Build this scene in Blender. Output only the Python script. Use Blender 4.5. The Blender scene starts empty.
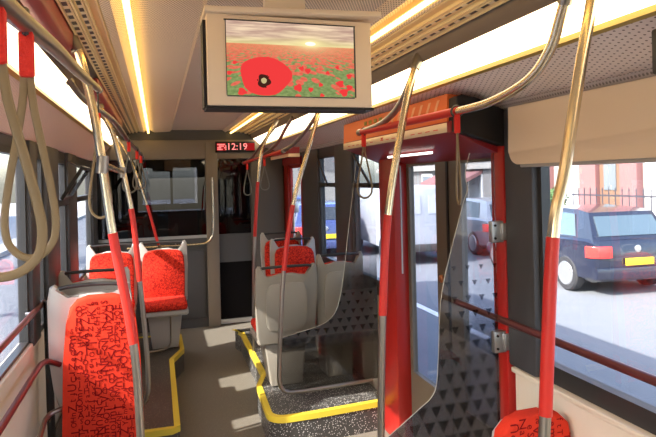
import bpy, bmesh, math, random
from mathutils import Vector, Matrix
random.seed(7)
PI = math.pi
scene = bpy.context.scene
COL = scene.collection

# ------------------------------------------------------------------ materials
def nt(name):
    m = bpy.data.materials.new(name); m.use_nodes = True
    t = m.node_tree; t.nodes.clear()
    out = t.nodes.new('ShaderNodeOutputMaterial')
    return m, t, out
def node(t, typ, **kw):
    n = t.nodes.new(typ)
    for k, v in kw.items():
        if k in n.inputs: n.inputs[k].default_value = v
        else: setattr(n, k, v)
    return n
def link(t, a, b): t.links.new(a, b)
def c4(c): return (c[0], c[1], c[2], 1)
def P(name, col, rough=.5, metal=0, var=0, vscale=30, bump=0, spec=.5, coat=0):
    m, t, o = nt(name)
    b = node(t, 'ShaderNodeBsdfPrincipled', Roughness=rough, Metallic=metal)
    b.inputs['Base Color'].default_value = c4(col)
    b.inputs['Specular IOR Level'].default_value = spec
    b.inputs['Coat Weight'].default_value = coat
    if var or bump:
        tc = node(t, 'ShaderNodeTexCoord'); nz = node(t, 'ShaderNodeTexNoise', Scale=vscale, Detail=4.0)
        link(t, tc.outputs['Object'], nz.inputs['Vector'])
        if var:
            mx = node(t, 'ShaderNodeMix', data_type='RGBA')
            mx.inputs['A'].default_value = c4([x*(1-var) for x in col]); mx.inputs['B'].default_value = c4([min(1, x*(1+var)) for x in col])
            link(t, nz.outputs['Fac'], mx.inputs['Factor']); link(t, mx.outputs['Result'], b.inputs['Base Color'])
        if bump:
            bp = node(t, 'ShaderNodeBump', Strength=bump, Distance=.01)
            link(t, nz.outputs['Fac'], bp.inputs['Height']); link(t, bp.outputs['Normal'], b.inputs['Normal'])
    link(t, b.outputs[0], o.inputs[0]); return m
def EM(name, col, s):
    m, t, o = nt(name); e = node(t, 'ShaderNodeEmission', Strength=s); e.inputs[0].default_value = c4(col)
    link(t, e.outputs[0], o.inputs[0]); return m
def GLASS(name, tint, gloss=.06, haze=None, hz=0, rough=0.0):
    m, t, o = nt(name)
    tr = node(t, 'ShaderNodeBsdfTransparent'); tr.inputs[0].default_value = c4(tint)
    g = node(t, 'ShaderNodeBsdfGlossy', Roughness=rough); g.inputs[0].default_value = (1, 1, 1, 1)
    lw = node(t, 'ShaderNodeFresnel', IOR=1.45)
    mu = node(t, 'ShaderNodeMath', operation='MULTIPLY'); mu.inputs[1].default_value = gloss/.034
    link(t, lw.outputs[0], mu.inputs[0])
    mn = node(t, 'ShaderNodeMath', operation='MINIMUM'); mn.inputs[1].default_value = .8; link(t, mu.outputs[0], mn.inputs[0])
    mx = node(t, 'ShaderNodeMixShader'); link(t, mn.outputs[0], mx.inputs[0]); link(t, tr.outputs[0], mx.inputs[1]); link(t, g.outputs[0], mx.inputs[2])
    last = mx
    if haze:
        d = node(t, 'ShaderNodeBsdfDiffuse'); d.inputs[0].default_value = c4(haze)
        m2 = node(t, 'ShaderNodeMixShader'); m2.inputs[0].default_value = hz
        link(t, mx.outputs[0], m2.inputs[1]); link(t, d.outputs[0], m2.inputs[2]); last = m2
    link(t, last.outputs[0], o.inputs[0]); return m
def PERF(name, col, hole, sx, sy, axes='XY', r=.3, rough=.6, slot=1.0):
    """sheet with a regular grid of punched holes"""
    m, t, o = nt(name)
    b = node(t, 'ShaderNodeBsdfPrincipled', Roughness=rough)
    tc = node(t, 'ShaderNodeTexCoord'); sp = node(t, 'ShaderNodeSeparateXYZ'); link(t, tc.outputs['Object'], sp.inputs[0])
    def mth(op, a, v=None, bb=None):
        n = node(t, 'ShaderNodeMath', operation=op); link(t, a, n.inputs[0])
        if bb is not None: link(t, bb, n.inputs[1])
        elif v is not None: n.inputs[1].default_value = v
        return n.outputs[0]
    u = mth('MULTIPLY', sp.outputs[axes[0]], 1/sx); v = mth('MULTIPLY', sp.outputs[axes[1]], 1/sy)
    row = mth('FLOOR', v); off = mth('MULTIPLY', row, .5); u = mth('ADD', u, bb=off)
    fu = mth('SUBTRACT', mth('FRACT', u), .5); fv = mth('MULTIPLY', mth('SUBTRACT', mth('FRACT', v), .5), slot)
    d = mth('ADD', mth('MULTIPLY', fu, bb=fu), bb=mth('MULTIPLY', fv, bb=fv))
    k = mth('LESS_THAN', d, r*r)
    mx = node(t, 'ShaderNodeMix', data_type='RGBA'); mx.inputs['A'].default_value = c4(col); mx.inputs['B'].default_value = c4(hole)
    link(t, k, mx.inputs['Factor']); link(t, mx.outputs['Result'], b.inputs['Base Color'])
    link(t, b.outputs[0], o.inputs[0]); return m
def SPECK(name, base, dot, scale, thr, base2=None, rough=.55):
    m, t, o = nt(name)
    b = node(t, 'ShaderNodeBsdfPrincipled', Roughness=rough)
    tc = node(t, 'ShaderNodeTexCoord'); v = node(t, 'ShaderNodeTexVoronoi', Scale=scale)
    link(t, tc.outputs['Object'], v.inputs['Vector'])
    k = node(t, 'ShaderNodeMath', operation='LESS_THAN'); k.inputs[1].default_value = thr; link(t, v.outputs['Distance'], k.inputs[0])
    nz = node(t, 'ShaderNodeTexNoise', Scale=60.0, Detail=5.0); link(t, tc.outputs['Object'], nz.inputs['Vector'])
    mb = node(t, 'ShaderNodeMix', data_type='RGBA'); mb.inputs['A'].default_value = c4(base); mb.inputs['B'].default_value = c4(base2 or base)
    link(t, nz.outputs['Fac'], mb.inputs['Factor'])
    mx = node(t, 'ShaderNodeMix', data_type='RGBA'); mx.inputs['B'].default_value = c4(dot)
    link(t, mb.outputs['Result'], mx.inputs['A']); link(t, k.outputs[0], mx.inputs['Factor'])
    link(t, mx.outputs['Result'], b.inputs['Base Color']); link(t, b.outputs[0], o.inputs[0]); return m
def FABRIC(name, col, dark):
    """red moquette with a fine squiggle print"""
    m, t, o = nt(name)
    b = node(t, 'ShaderNodeBsdfPrincipled', Roughness=.9); b.inputs['Specular IOR Level'].default_value = .15
    tc = node(t, 'ShaderNodeTexCoord')
    v = node(t, 'ShaderNodeTexVoronoi', Scale=34.0, feature='DISTANCE_TO_EDGE'); nz = node(t, 'ShaderNodeTexNoise', Scale=30.0, Detail=2.0)
    ad = node(t, 'ShaderNodeVectorMath', operation='MULTIPLY_ADD'); ad.inputs[1].default_value = (.06, .06, .06)
    link(t, tc.outputs['Object'], nz.inputs['Vector']); link(t, nz.outputs['Color'], ad.inputs[0]); link(t, tc.outputs['Object'], ad.inputs[2])
    link(t, ad.outputs[0], v.inputs['Vector'])
    k = node(t, 'ShaderNodeMath', operation='LESS_THAN'); k.inputs[1].default_value = .075; link(t, v.outputs['Distance'], k.inputs[0])
    mx = node(t, 'ShaderNodeMix', data_type='RGBA'); mx.inputs['A'].default_value = c4(col); mx.inputs['B'].default_value = c4(dark)
    link(t, k.outputs[0], mx.inputs['Factor']); link(t, mx.outputs['Result'], b.inputs['Base Color'])
    link(t, b.outputs[0], o.inputs[0]); return m

M = {}
M['cream'] = P('cream_plastic', (.78, .62, .44), .45)
M['cream_wall'] = P('cream_wall', (.76, .66, .52), .5, var=.05, vscale=8)
M['ceil'] = P('ceiling_white', (.92, .78, .60), .5)
M['ceil_perf'] = PERF('ceiling_perforated', (.95, .76, .54), (.34, .20, .11), .011, .011, 'XY', .26)
M['ceil_mid'] = PERF('ceiling_middle_perforated', (.84, .70, .55), (.20, .14, .10), .011, .011, 'XY', .3)
M['soffit'] = PERF('soffit_perforated', (.88, .77, .70), (.20, .13, .11), .021, .024, 'XY', .17)
M['soffit_left'] = PERF('left_soffit_perforated', (.80, .60, .52), (.45, .29, .24), .010, .010, 'XY', .28)
M['strip_perf'] = PERF('edge_strip_perforated', (.50, .43, .39), (.20, .17, .15), .016, .016, 'YZ', .3)
M['gold'] = P('gold_trim', (.50, .36, .09), .35, metal=.5)
M['gold_light'] = P('warm_aluminium', (.95, .74, .36), .32, metal=.4)
M['vent'] = P('vent_aluminium', (.96, .78, .46), .32, metal=.3)
M['black'] = P('black_plastic', (.014, .013, .013), .5, spec=.3)
M['dark'] = P('dark_grey_plastic', (.045, .043, .042), .5)
M['pillar'] = P('window_pillar_grey', (.055, .053, .056), .5)
M['frame'] = P('black_window_frame', (.03, .029, .028), .4)
M['doorframe'] = P('door_leaf_grey', (.105, .082, .055), .5)
M['beam'] = P('beam_brown', (.17, .13, .095), .5)
M['bulk'] = P('bulkhead_grey', (.070, .066, .062), .55, var=.06, vscale=5)
M['bulk_beige'] = P('bulkhead_beige', (.20, .16, .115), .5)
M['partition'] = P('taupe_partition', (.095, .078, .06), .6)
M['red'] = P('red_paint', (.30, .010, .006), .38)
M['doorred'] = P('door_red_paint', (.40, .012, .008), .38)
M['maroon'] = P('maroon_paint', (.24, .010, .013), .4)
M['maroon_bar'] = P('maroon_cover', (.30, .035, .035), .45)
M['polered'] = P('red_grip_sleeve', (.60, .022, .012), .4)
M['steel'] = P('brushed_steel', (.74, .64, .46), .24, metal=1)  # golden tint puts the reflected yellow lamplight into the metal colour
M['steel_dark'] = P('dull_steel', (.36, .33, .29), .34, metal=1)
M['rail_dark'] = P('dark_lacquered_rail', (.16, .045, .045), .3, metal=.5)
M['clamp'] = P('satin_aluminium', (.50, .50, .50), .35, metal=.9)
M['strap'] = P('tan_strap', (.23, .17, .09), .42)
M['strap_far'] = P('grey_strap', (.16, .15, .12), .5)
M['webbing'] = P('red_webbing', (.78, .02, .008), .6, bump=.6, vscale=160)
M['fabric'] = FABRIC('red_moquette', (.66, .040, .018), (.30, .010, .008))
M['fabric_plain'] = P('red_moquette_plain', (.64, .038, .016), .9, var=.12, vscale=90, spec=.15)
M['print'] = P('dark_red_print', (.20, .007, .007), .9, spec=.1)
M['shell'] = P('grey_seat_shell', (.42, .40, .365), .45)
M['shell_warm'] = P('warm_grey_seat_shell', (.27, .24, .19), .5)
M['handle'] = P('charcoal_handle', (.022, .021, .021), .45)
M['floor'] = SPECK('grey_speckled_vinyl', (.205, .18, .14), (.42, .39, .33), 150, .17, (.14, .122, .095))
M['platform'] = SPECK('dark_speckled_vinyl', (.035, .033, .031), (.62, .60, .55), 75, .27, (.06, .055, .05), .4)
M['platform_left'] = SPECK('dark_speckled_vinyl_left', (.05, .045, .036), (.34, .29, .21), 80, .19, (.075, .063, .05), .45)
M['yellow'] = P('yellow_nosing', (.72, .53, .04), .5)
def DASH(name, col, hole, pitch, fill):
    """aluminium strip with a row of dark slots along Y"""
    m, t, o = nt(name); b = node(t, 'ShaderNodeBsdfPrincipled', Roughness=.35)
    tc = node(t, 'ShaderNodeTexCoord'); sp = node(t, 'ShaderNodeSeparateXYZ'); link(t, tc.outputs['Object'], sp.inputs[0])
    a = node(t, 'ShaderNodeMath', operation='MULTIPLY'); a.inputs[1].default_value = 1/pitch; link(t, sp.outputs['Y'], a.inputs[0])
    f = node(t, 'ShaderNodeMath', operation='FRACT'); link(t, a.outputs[0], f.inputs[0])
    k = node(t, 'ShaderNodeMath', operation='LESS_THAN'); k.inputs[1].default_value = fill; link(t, f.outputs[0], k.inputs[0])
    mx = node(t, 'ShaderNodeMix', data_type='RGBA'); mx.inputs['A'].default_value = c4(col); mx.inputs['B'].default_value = c4(hole)
    link(t, k.outputs[0], mx.inputs['Factor']); link(t, mx.outputs['Result'], b.inputs['Base Color']); link(t, b.outputs[0], o.inputs[0]); return m
M['slots'] = DASH('slotted_strip', (.96, .82, .58), (.02, .018, .016), .078, .56)
def SCREEN(name, zhi, zlo, px, pz, clear, smoked, zt, hz, zb=-1):
    """clear pane with a printed film: darker tint and triangles that grow towards the bottom"""
    m, t, o = nt(name)
    def mth(op, a, b=None, cl=False):
        n = node(t, 'ShaderNodeMath', operation=op); n.use_clamp = cl
        for i, v in enumerate((a, b)):
            if v is None: continue
            if hasattr(v, 'links'): link(t, v, n.inputs[i])
            else: n.inputs[i].default_value = v
        return n.outputs[0]
    tc = node(t, 'ShaderNodeTexCoord'); sp = node(t, 'ShaderNodeSeparateXYZ'); link(t, tc.outputs['Object'], sp.inputs[0])
    X, Z = sp.outputs['X'], sp.outputs['Z']
    v = mth('MULTIPLY', Z, 1/pz); row = mth('FLOOR', v); fv = mth('SUBTRACT', v, row)
    u = mth('ADD', mth('MULTIPLY', X, 1/px), mth('MULTIPLY', row, .5)); fu = mth('ABSOLUTE', mth('SUBTRACT', mth('FRACT', u), .5))
    sz_ = mth('ADD', mth('MULTIPLY', mth('DIVIDE', mth('SUBTRACT', zhi, mth('MULTIPLY', row, pz)), zhi-zlo, True), .72), .26)
    tt = mth('ADD', mth('DIVIDE', mth('SUBTRACT', fv, .5), sz_), .5)
    ins = mth('LESS_THAN', fu, mth('MULTIPLY', mth('MULTIPLY', sz_, .5), tt))
    ins = mth('MULTIPLY', ins, mth('LESS_THAN', tt, 1.0)); ins = mth('MULTIPLY', ins, mth('LESS_THAN', Z, zhi))
    low = mth('DIVIDE', mth('SUBTRACT', Z, zb-.05), .10, True)
    ins = mth('MULTIPLY', ins, low)
    grad = mth('MULTIPLY', mth('DIVIDE', mth('SUBTRACT', zt+.12, Z), .24, True), mth('ADD', mth('MULTIPLY', low, .45), .55))
    tint = node(t, 'ShaderNodeMix', data_type='RGBA'); tint.inputs['A'].default_value = c4(clear); tint.inputs['B'].default_value = c4(smoked); link(t, grad, tint.inputs['Factor'])
    tri = node(t, 'ShaderNodeMix', data_type='RGBA', blend_type='MULTIPLY'); tri.inputs['B'].default_value = (.52, .52, .54, 1); link(t, ins, tri.inputs['Factor']); link(t, tint.outputs['Result'], tri.inputs['A'])
    tr = node(t, 'ShaderNodeBsdfTransparent'); link(t, tri.outputs['Result'], tr.inputs[0])
    g = node(t, 'ShaderNodeBsdfGlossy', Roughness=.02); lw = node(t, 'ShaderNodeFresnel', IOR=1.45)
    m1 = node(t, 'ShaderNodeMixShader'); link(t, mth('MINIMUM', lw.outputs[0], .5), m1.inputs[0]); link(t, tr.outputs[0], m1.inputs[1]); link(t, g.outputs[0], m1.inputs[2])
    d = node(t, 'ShaderNodeBsdfDiffuse'); d.inputs[0].default_value = (.32, .31, .32, 1)
    m2 = node(t, 'ShaderNodeMixShader'); link(t, mth('MULTIPLY', mth('MULTIPLY', mth('MULTIPLY', grad, low), mth('SUBTRACT', 1.0, mth('MULTIPLY', ins, .75))), hz), m2.inputs[0])
    link(t, m1.outputs[0], m2.inputs[1]); link(t, d.outputs[0], m2.inputs[2]); link(t, m2.outputs[0], o.inputs[0]); return m
M['screen_a'] = SCREEN('smoked_screen_film', .80, .05, .070, .062, (.90, .90, .90), (.105, .10, .093), .80, .13, .33)
M['screen_b'] = SCREEN('grey_screen_film', 1.15, .10, .072, .072, (.86, .87, .89), (.34, .33, .345), .80, .15)
M['glass'] = GLASS('clear_window_glass', (.97, .98, .98), .004)
M['glass_door'] = GLASS('door_glass', (.84, .86, .90), .005)
M['glass_far'] = GLASS('rear_side_glass', (.80, .82, .86), .005)
M['glass_left'] = GLASS('left_window_glass', (.92, .93, .95), .010)
M['glass_cab'] = GLASS('smoked_cab_glass', (.30, .31, .34), .06)
M['edge_glass'] = P('bright_glass_edge', (.42, .40, .34), .25, metal=.2)
M['lamp'] = EM('white_light_panel', (1, .80, .53), 4.6)
M['led'] = EM('warm_led_strip', (1, .66, .20), 6.0)
M['slit'] = EM('white_slit_lamp', (1, .93, .85), 3.0)
M['led_red'] = EM('red_led_digits', (1, .22, .20), 2.0)
M['led_glow'] = EM('dim_red_glow_field', (.55, .02, .02), .6)
M['orange'] = P('orange_sign', (.80, .17, .035), .45)
M['orange_pale'] = P('pale_orange_mark', (.85, .42, .22), .5)
M['sign_cream'] = P('cream_sign', (.85, .66, .40), .5)
M['green'] = P('olive_mark', (.28, .24, .03), .5)
M['signred'] = P('sign_red', (.70, .06, .03), .5)
M['asphalt'] = P('pale_asphalt', (.185, .195, .215), .9, var=.10, vscale=3, spec=.1)
M['paint_white'] = P('road_paint', (.8, .8, .8), .8)
M['pave'] = P('pavement', (.44, .43, .41), .9, var=.1, vscale=2)
M['pink'] = P('pink_brick', (.21, .095, .095), .85, var=.1, vscale=12)
M['stone'] = P('pale_stone', (.23, .22, .20), .85, var=.08, vscale=4)
M['stone_grey'] = P('grey_stone', (.13, .127, .125), .85, var=.1, vscale=3)
M['white'] = P('white_paint', (.42, .43, .44), .5)
M['navy'] = P('navy_car_paint', (.014, .017, .035), .25, coat=.7)
M['bluecar'] = P('blue_car_paint', (.055, .075, .20), .25, coat=.7)
M['silvercar'] = P('silver_car_paint', (.30, .32, .36), .3, metal=.4, coat=.6)
M['vanwhite'] = P('white_van_paint', (.40, .42, .46), .35, coat=.4)
M['carglass'] = P('car_window', (.20, .26, .28), .06, metal=.7)
M['carglass_dark'] = P('dark_car_window', (.07, .08, .09), .08, metal=.4)
M['tyre'] = P('tyre_rubber', (.03, .03, .035), .8)
M['alloy'] = P('alloy_wheel', (.55, .55, .56), .35, metal=.8)
M['tail'] = P('red_tail_lens', (.80, .05, .045), .2)
M['plate'] = P('yellow_plate', (.90, .62, .03), .5)
M['iron'] = P('black_iron', (.035, .033, .045), .5)
M['leaf'] = P('bush_leaf', (.07, .13, .045), .8, var=.3, vscale=20)
M['bark'] = P('bark', (.10, .075, .055), .9, var=.2, vscale=14)
M['brown_door'] = P('brown_shopfront', (.16, .09, .06), .5)
M['winpane'] = P('building_window', (.13, .15, .17), .12)
M['copper'] = P('copper_knob', (.50, .20, .09), .3, metal=.8)

# picture on the screen (self-lit)
def screen_mat():
    m, t, o = nt('poppy_field_picture')
    e = node(t, 'ShaderNodeEmission', Strength=1.0)
    tc = node(t, 'ShaderNodeTexCoord'); sp = node(t, 'ShaderNodeSeparateXYZ'); link(t, tc.outputs['Generated'], sp.inputs[0])
    X, Z = sp.outputs['X'], sp.outputs['Z']
    def mth(op, a, b=None, cl=False):
        n = node(t, 'ShaderNodeMath', operation=op); n.use_clamp = cl
        if hasattr(a, 'links'): link(t, a, n.inputs[0])
        else: n.inputs[0].default_value = a
        if b is not None:
            if hasattr(b, 'links'): link(t, b, n.inputs[1])
            else: n.inputs[1].default_value = b
        return n.outputs[0]
    def mix(f, a, b):
        n = node(t, 'ShaderNodeMix', data_type='RGBA')
        if hasattr(f, 'links'): link(t, f, n.inputs['Factor'])
        else: n.inputs['Factor'].default_value = f
        for s, v in (('A', a), ('B', b)):
            if hasattr(v, 'links'): link(t, v, n.inputs[s])
            else: n.inputs[s].default_value = c4(v)
        return n.outputs['Result']
    H = .70
    dz = mth('MAXIMUM', mth('SUBTRACT', H+.035, Z), .02)
    # field: perspective coordinates
    cb = node(t, 'ShaderNodeCombineXYZ')
    link(t, mth('DIVIDE', mth('SUBTRACT', X, .5), dz), cb.inputs[0]); link(t, mth('DIVIDE', .42, dz), cb.inputs[1])
    vo = node(t, 'ShaderNodeTexVoronoi', Scale=7.5); link(t, cb.outputs[0], vo.inputs['Vector'])
    nz = node(t, 'ShaderNodeTexNoise', Scale=30.0, Detail=5.0); link(t, tc.outputs['Generated'], nz.inputs['Vector'])
    green = mix(nz.outputs['Fac'], (.02, .10, .015), (.44, .52, .20))
    thr = mth('ADD', .34, mth('MULTIPLY', Z, .55))
    flower = mth('LESS_THAN', vo.outputs['Distance'], thr)
    redc = mix(nz.outputs['Fac'], (.62, .04, .03), (1.0, .26, .16))
    field = mix(flower, green, redc)
    haze = mth('POWER', mth('MULTIPLY', Z, 1/H, True), 6.0)
    field = mix(mth('MULTIPLY', haze, .45), field, (.90, .36, .16))
    # sky
    st = node(t, 'ShaderNodeCombineXYZ'); link(t, mth('MULTIPLY', X, 2.2), st.inputs[0]); link(t, mth('MULTIPLY', Z, 14.0), st.inputs[2])
    n2 = node(t, 'ShaderNodeTexNoise', Scale=1.6, Detail=5.0); link(t, st.outputs[0], n2.inputs['Vector'])
    cl = mth('MULTIPLY', mth('SUBTRACT', n2.outputs['Fac'], .40), 4.0, True)
    sky = mix(cl, (.52, .32, .26), (.95, .72, .50))
    dx = mth('SUBTRACT', X, .645); dzz = mth('MULTIPLY', mth('SUBTRACT', Z, .735), 1.5)
    r2 = mth('ADD', mth('MULTIPLY', dx, dx), mth('MULTIPLY', dzz, dzz))
    glow = mth('DIVIDE', .0075, mth('ADD', r2, .0045), True)
    band = mth('SUBTRACT', 1.0, mth('MULTIPLY', mth('ABSOLUTE', mth('SUBTRACT', Z, H)), 9.0), True)
    sky = mix(mth('MULTIPLY', band, .6), sky, (.90, .84, .30))
    col = mix(mth('GREATER_THAN', Z, H), field, sky)
    col = mix(glow, col, (1.0, .86, .40))
    core = mth('LESS_THAN', r2, .0018)
    col = mix(core, col, (1.25, 1.2, .95))
    link(t, col, e.inputs[0]); link(t, e.outputs[0], o.inputs[0]); return m
M['picture'] = screen_mat()
M['poppy'] = EM('poppy_petal_pixels', (.90, .05, .05), 1.0)
M['poppy_dark'] = EM('poppy_heart_pixels', (.10, .03, .02), .6)
M['poppy_pale'] = EM('poppy_eye_pixels', (.75, .62, .30), .8)

# ------------------------------------------------------------------ mesh helpers
def root_off(p):
    v = Vector((0, 0, 0))
    while p is not None: v += p.location; p = p.parent
    return v
class MB:
    def __init__(s): s.b = bmesh.new()
    def poly(s, pts): return s.b.faces.new([s.b.verts.new(p) for p in pts])
    def box(s, x0, x1, y0, y1, z0, z1, bev=0, seg=2, mat=None):
        g = bmesh.ops.create_cube(s.b, size=1)['verts']
        for v in g:
            v.co = Vector((x0+(v.co.x+.5)*(x1-x0), y0+(v.co.y+.5)*(y1-y0), z0+(v.co.z+.5)*(z1-z0)))
        if bev:
            es = list({e for v in g for e in v.link_edges})
            r = bmesh.ops.bevel(s.b, geom=es, offset=bev, segments=seg, affect='EDGES', profile=.5)
            g = list({v for f in r['faces'] for v in f.verts} | {v for v in g if v.is_valid})
        if mat is not None:
            for v in g: v.co = mat @ v.co
        return g
    def prism(s, pts, vec, bev=0, seg=2, mat=None):
        """closed planar polygon (3-D points) pushed along vec"""
        vec = Vector(vec)
        a = [s.b.verts.new(p) for p in pts]; c = [s.b.verts.new(Vector(p)+vec) for p in pts]
        n = len(pts); fa = s.b.faces.new(a); fc = s.b.faces.new(c[::-1])
        for i in range(n): s.b.faces.new((a[i], c[i], c[(i+1) % n], a[(i+1) % n]))
        g = a+c
        if bev:
            es = list(set(fa.edges) | set(fc.edges))
            r = bmesh.ops.bevel(s.b, geom=es, offset=bev, segments=seg, affect='EDGES', profile=.5)
            g = list({v for f in r['faces'] for v in f.verts} | {v for v in g if v.is_valid})
        if mat is not None:
            for v in g: v.co = mat @ v.co
        return g
    def tube(s, pts, r, n=12, closed=False, flat=1.0, r_end=None):
        pts = [Vector(p) for p in pts]; m = len(pts); rings = []
        up = None
        for i, p in enumerate(pts):
            if closed: d = pts[(i+1) % m]-pts[i-1]
            else: d = pts[min(i+1, m-1)]-pts[max(i-1, 0)]
            d.normalize()
            if up is None:
                up = Vector((0, 0, 1)) if abs(d.z) < .9 else Vector((0, 1, 0))
            a = up-d*up.dot(d); a.normalize(); up = a; b = d.cross(a)
            rr = r if r_end is None else r+(r_end-r)*i/(m-1)
            rings.append([s.b.verts.new(p+a*math.cos(2*PI*k/n)*rr+b*math.sin(2*PI*k/n)*rr*flat) for k in range(n)])
        for i in range(m if closed else m-1):
            A, B = rings[i], rings[(i+1) % m]
            for k in range(n): s.b.faces.new((A[k], A[(k+1) % n], B[(k+1) % n], B[k]))
        if not closed:
            s.b.faces.new(rings[0][::-1]); s.b.faces.new(rings[-1])
    def cyl(s, p, q, r, n=16, r2=None): s.tube([p, q], r, n, r_end=r2)
    def lathe(s, prof, c, n=20, axis='Z'):
        rings = []
        for (r, h) in prof:
            ring = []
            for k in range(n):
                a = 2*PI*k/n; u, w = r*math.cos(a), r*math.sin(a)
                if axis == 'Z': co = (c[0]+u, c[1]+w, c[2]+h)
                elif axis == 'X': co = (c[0]+h, c[1]+u, c[2]+w)
                else: co = (c[0]+u, c[1]+h, c[2]+w)
                ring.append(s.b.verts.new(co))
            rings.append(ring)
        for A, B in zip(rings, rings[1:]):
            for k in range(n): s.b.faces.new((A[k], A[(k+1) % n], B[(k+1) % n], B[k]))
        s.b.faces.new(rings[0][::-1]); s.b.faces.new(rings[-1])
    def build(s, name, mat, parent=None, smooth=True, local=False, label=None):
        bmesh.ops.recalc_face_normals(s.b, faces=s.b.faces)
        me = bpy.data.meshes.new(name); s.b.to_mesh(me); s.b.free()
        o = bpy.data.objects.new(name, me); COL.objects.link(o)
        me.materials.append(M[mat] if isinstance(mat, str) else mat)
        if smooth:
            me.polygons.foreach_set('use_smooth', [True]*len(me.polygons)); me.set_sharp_from_angle(angle=math.radians(38))
        if parent is not None:
            o.parent = parent
            if not local: me.transform(Matrix.Translation(-root_off(parent)))
        else:
            pass
        if label: o['label'] = label
        return o
def tag(o, label, cat, group=None, kind=None):
    o['label'] = label; o['category'] = cat
    if group: o['group'] = group
    if kind: o['kind'] = kind
    return o
def rebase(o):
    """origin of a one-mesh thing to the bottom centre of its box"""
    me = o.data; vs = [v.co for v in me.vertices]
    c = Vector(((min(v.x for v in vs)+max(v.x for v in vs))/2, (min(v.y for v in vs)+max(v.y for v in vs))/2, min(v.z for v in vs)))
    me.transform(Matrix.Translation(-c)); o.location = o.location+c
    return o
def thing(name, label, cat, loc=(0, 0, 0), rz=0, group=None):
    o = bpy.data.objects.new(name, None); COL.objects.link(o); o.empty_display_size = .1
    o.location = loc; o.rotation_euler = (0, 0, rz)
    return tag(o, label, cat, group)
def struct(name, mb, mat, parent=None):
    o = mb.build(name, mat, parent)
    if parent is None: o['kind'] = 'structure'
    return o
def copy_tree(o, parent=None):
    c = o.copy(); COL.objects.link(c)
    if parent is not None: c.parent = parent
    for ch in list(o.children): copy_tree(ch, c)
    return c
def spline(pts, k=6):
    """Catmull-Rom through the points"""
    P_ = [Vector(p) for p in pts]; out = []
    Q = [2*P_[0]-P_[1]]+P_+[2*P_[-1]-P_[-2]]
    for i in range(1, len(Q)-2):
        a, b, c, d = Q[i-1], Q[i], Q[i+1], Q[i+2]
        for j in range(k):
            t = j/k
            out.append(.5*((2*b)+(c-a)*t+(2*a-5*b+4*c-d)*t*t+(3*b-a-3*c+d)*t**3))
    out.append(P_[-1]); return out
def cut(path, z_hi, z_lo):
    """portion of a falling path between two heights"""
    out = []
    for p, q in zip(path, path[1:]):
        for z in (z_hi, z_lo):
            pass
        if p.z <= z_hi and p.z >= z_lo: out.append(p)
        for z in (z_hi, z_lo):
            if (p.z-z)*(q.z-z) < 0: out.append(p.lerp(q, (p.z-z)/(p.z-q.z)))
    if path[-1].z >= z_lo and path[-1].z <= z_hi: out.append(path[-1])
    out.sort(key=lambda v: -v.z); return out
def text_mb(mb, txt, size, mat4, depth=.001):
    cu = bpy.data.curves.new('t', 'FONT'); cu.body = txt; cu.size = size; cu.align_x = 'CENTER'; cu.align_y = 'CENTER'; cu.extrude = depth/2; cu.resolution_u = 2
    ob = bpy.data.objects.new('t', cu); COL.objects.link(ob)
    dg = bpy.context.evaluated_depsgraph_get(); me = bpy.data.meshes.new_from_object(ob.evaluated_get(dg))
    me.transform(mat4); me.polygons.foreach_set('material_index', [1]*len(me.polygons)); mb.b.from_mesh(me)
    bpy.data.objects.remove(ob); bpy.data.curves.remove(cu); bpy.data.meshes.remove(me)
def two_tone(mb, n, name, m1, m2, parent):
    o = mb.build(name, m1, parent); o.data.materials.append(M[m2])
    for p in o.data.polygons:
        if p.material_index == 1: p.use_smooth = False
    return o
FACE_Y = Matrix.Rotation(PI/2, 4, 'X')                 # text standing upright, read from -Y
FACE_X = Matrix.Rotation(-PI/2, 4, 'Z') @ Matrix.Rotation(PI/2, 4, 'X')   # read from -X side

# ------------------------------------------------------------------ the room shell
XL, XR, Y0, Y1 = -.70, 1.62, -1.6, 7.07
mb = MB(); mb.box(XL-.1, XR+.06, Y0-.05, 9.2, -.06, 0); struct('floor', mb, 'floor')
# ceiling: flat centre panels
mb = MB(); mb.box(XL-.1, XR+.12, Y0, 9.2, 2.46, 2.52); struct('ceiling', mb, 'ceil')
mb = MB(); mb.box(.155, .97, Y0, Y1, 2.428, 2.458); o = struct('trim_1', mb, 'ceil_mid')
mb = MB(); mb.prism([(-.172, Y0, 2.405), (-.135, Y0, 2.402), (-.105, Y0, 2.424), (-.061, Y0, 2.424), (-.015, Y0, 2.400), (.165, Y0, 2.408), (.185, Y0, 2.43), (.185, Y0, 2.459), (-.172, Y0, 2.459)], (0, Y1-Y0, 0)); struct('trim_2', mb, 'ceil_perf')
mb = MB(); mb.prism([(.80, Y0, 2.425), (.835, Y0, 2.402), (.873, Y0, 2.424), (.917, Y0, 2.424), (.945, Y0, 2.402), (.965, Y0, 2.405), (.965, Y0, 2.459), (.80, Y0, 2.459)], (0, Y1-Y0, 0)); struct('trim_3', mb, 'ceil_perf')
# soffits under the light panels (right / left)
mb = MB(); mb.prism([(1.275, Y0, 2.222), (1.555, Y0, 2.135), (1.555, Y0, 2.175), (1.29, Y0, 2.25)], (0, Y1-Y0, 0)); struct('trim_4', mb, 'soffit')
mb = MB(); mb.prism([(1.555, Y0, 2.135), (1.575, Y0, 2.10), (1.60, Y0, 2.10), (1.60, Y0, 2.17), (1.555, Y0, 2.175)], (0, Y1-Y0, 0)); struct('trim_5', mb, 'strip_perf')
mb = MB(); mb.prism([(-.515, Y0, 2.226), (-.67, Y0, 2.05), (-.70, Y0, 2.05), (-.70, Y0, 2.12), (-.52, Y0, 2.26)], (0, Y1-Y0, 0)); struct('trim_7', mb, 'soffit_left')

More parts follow.
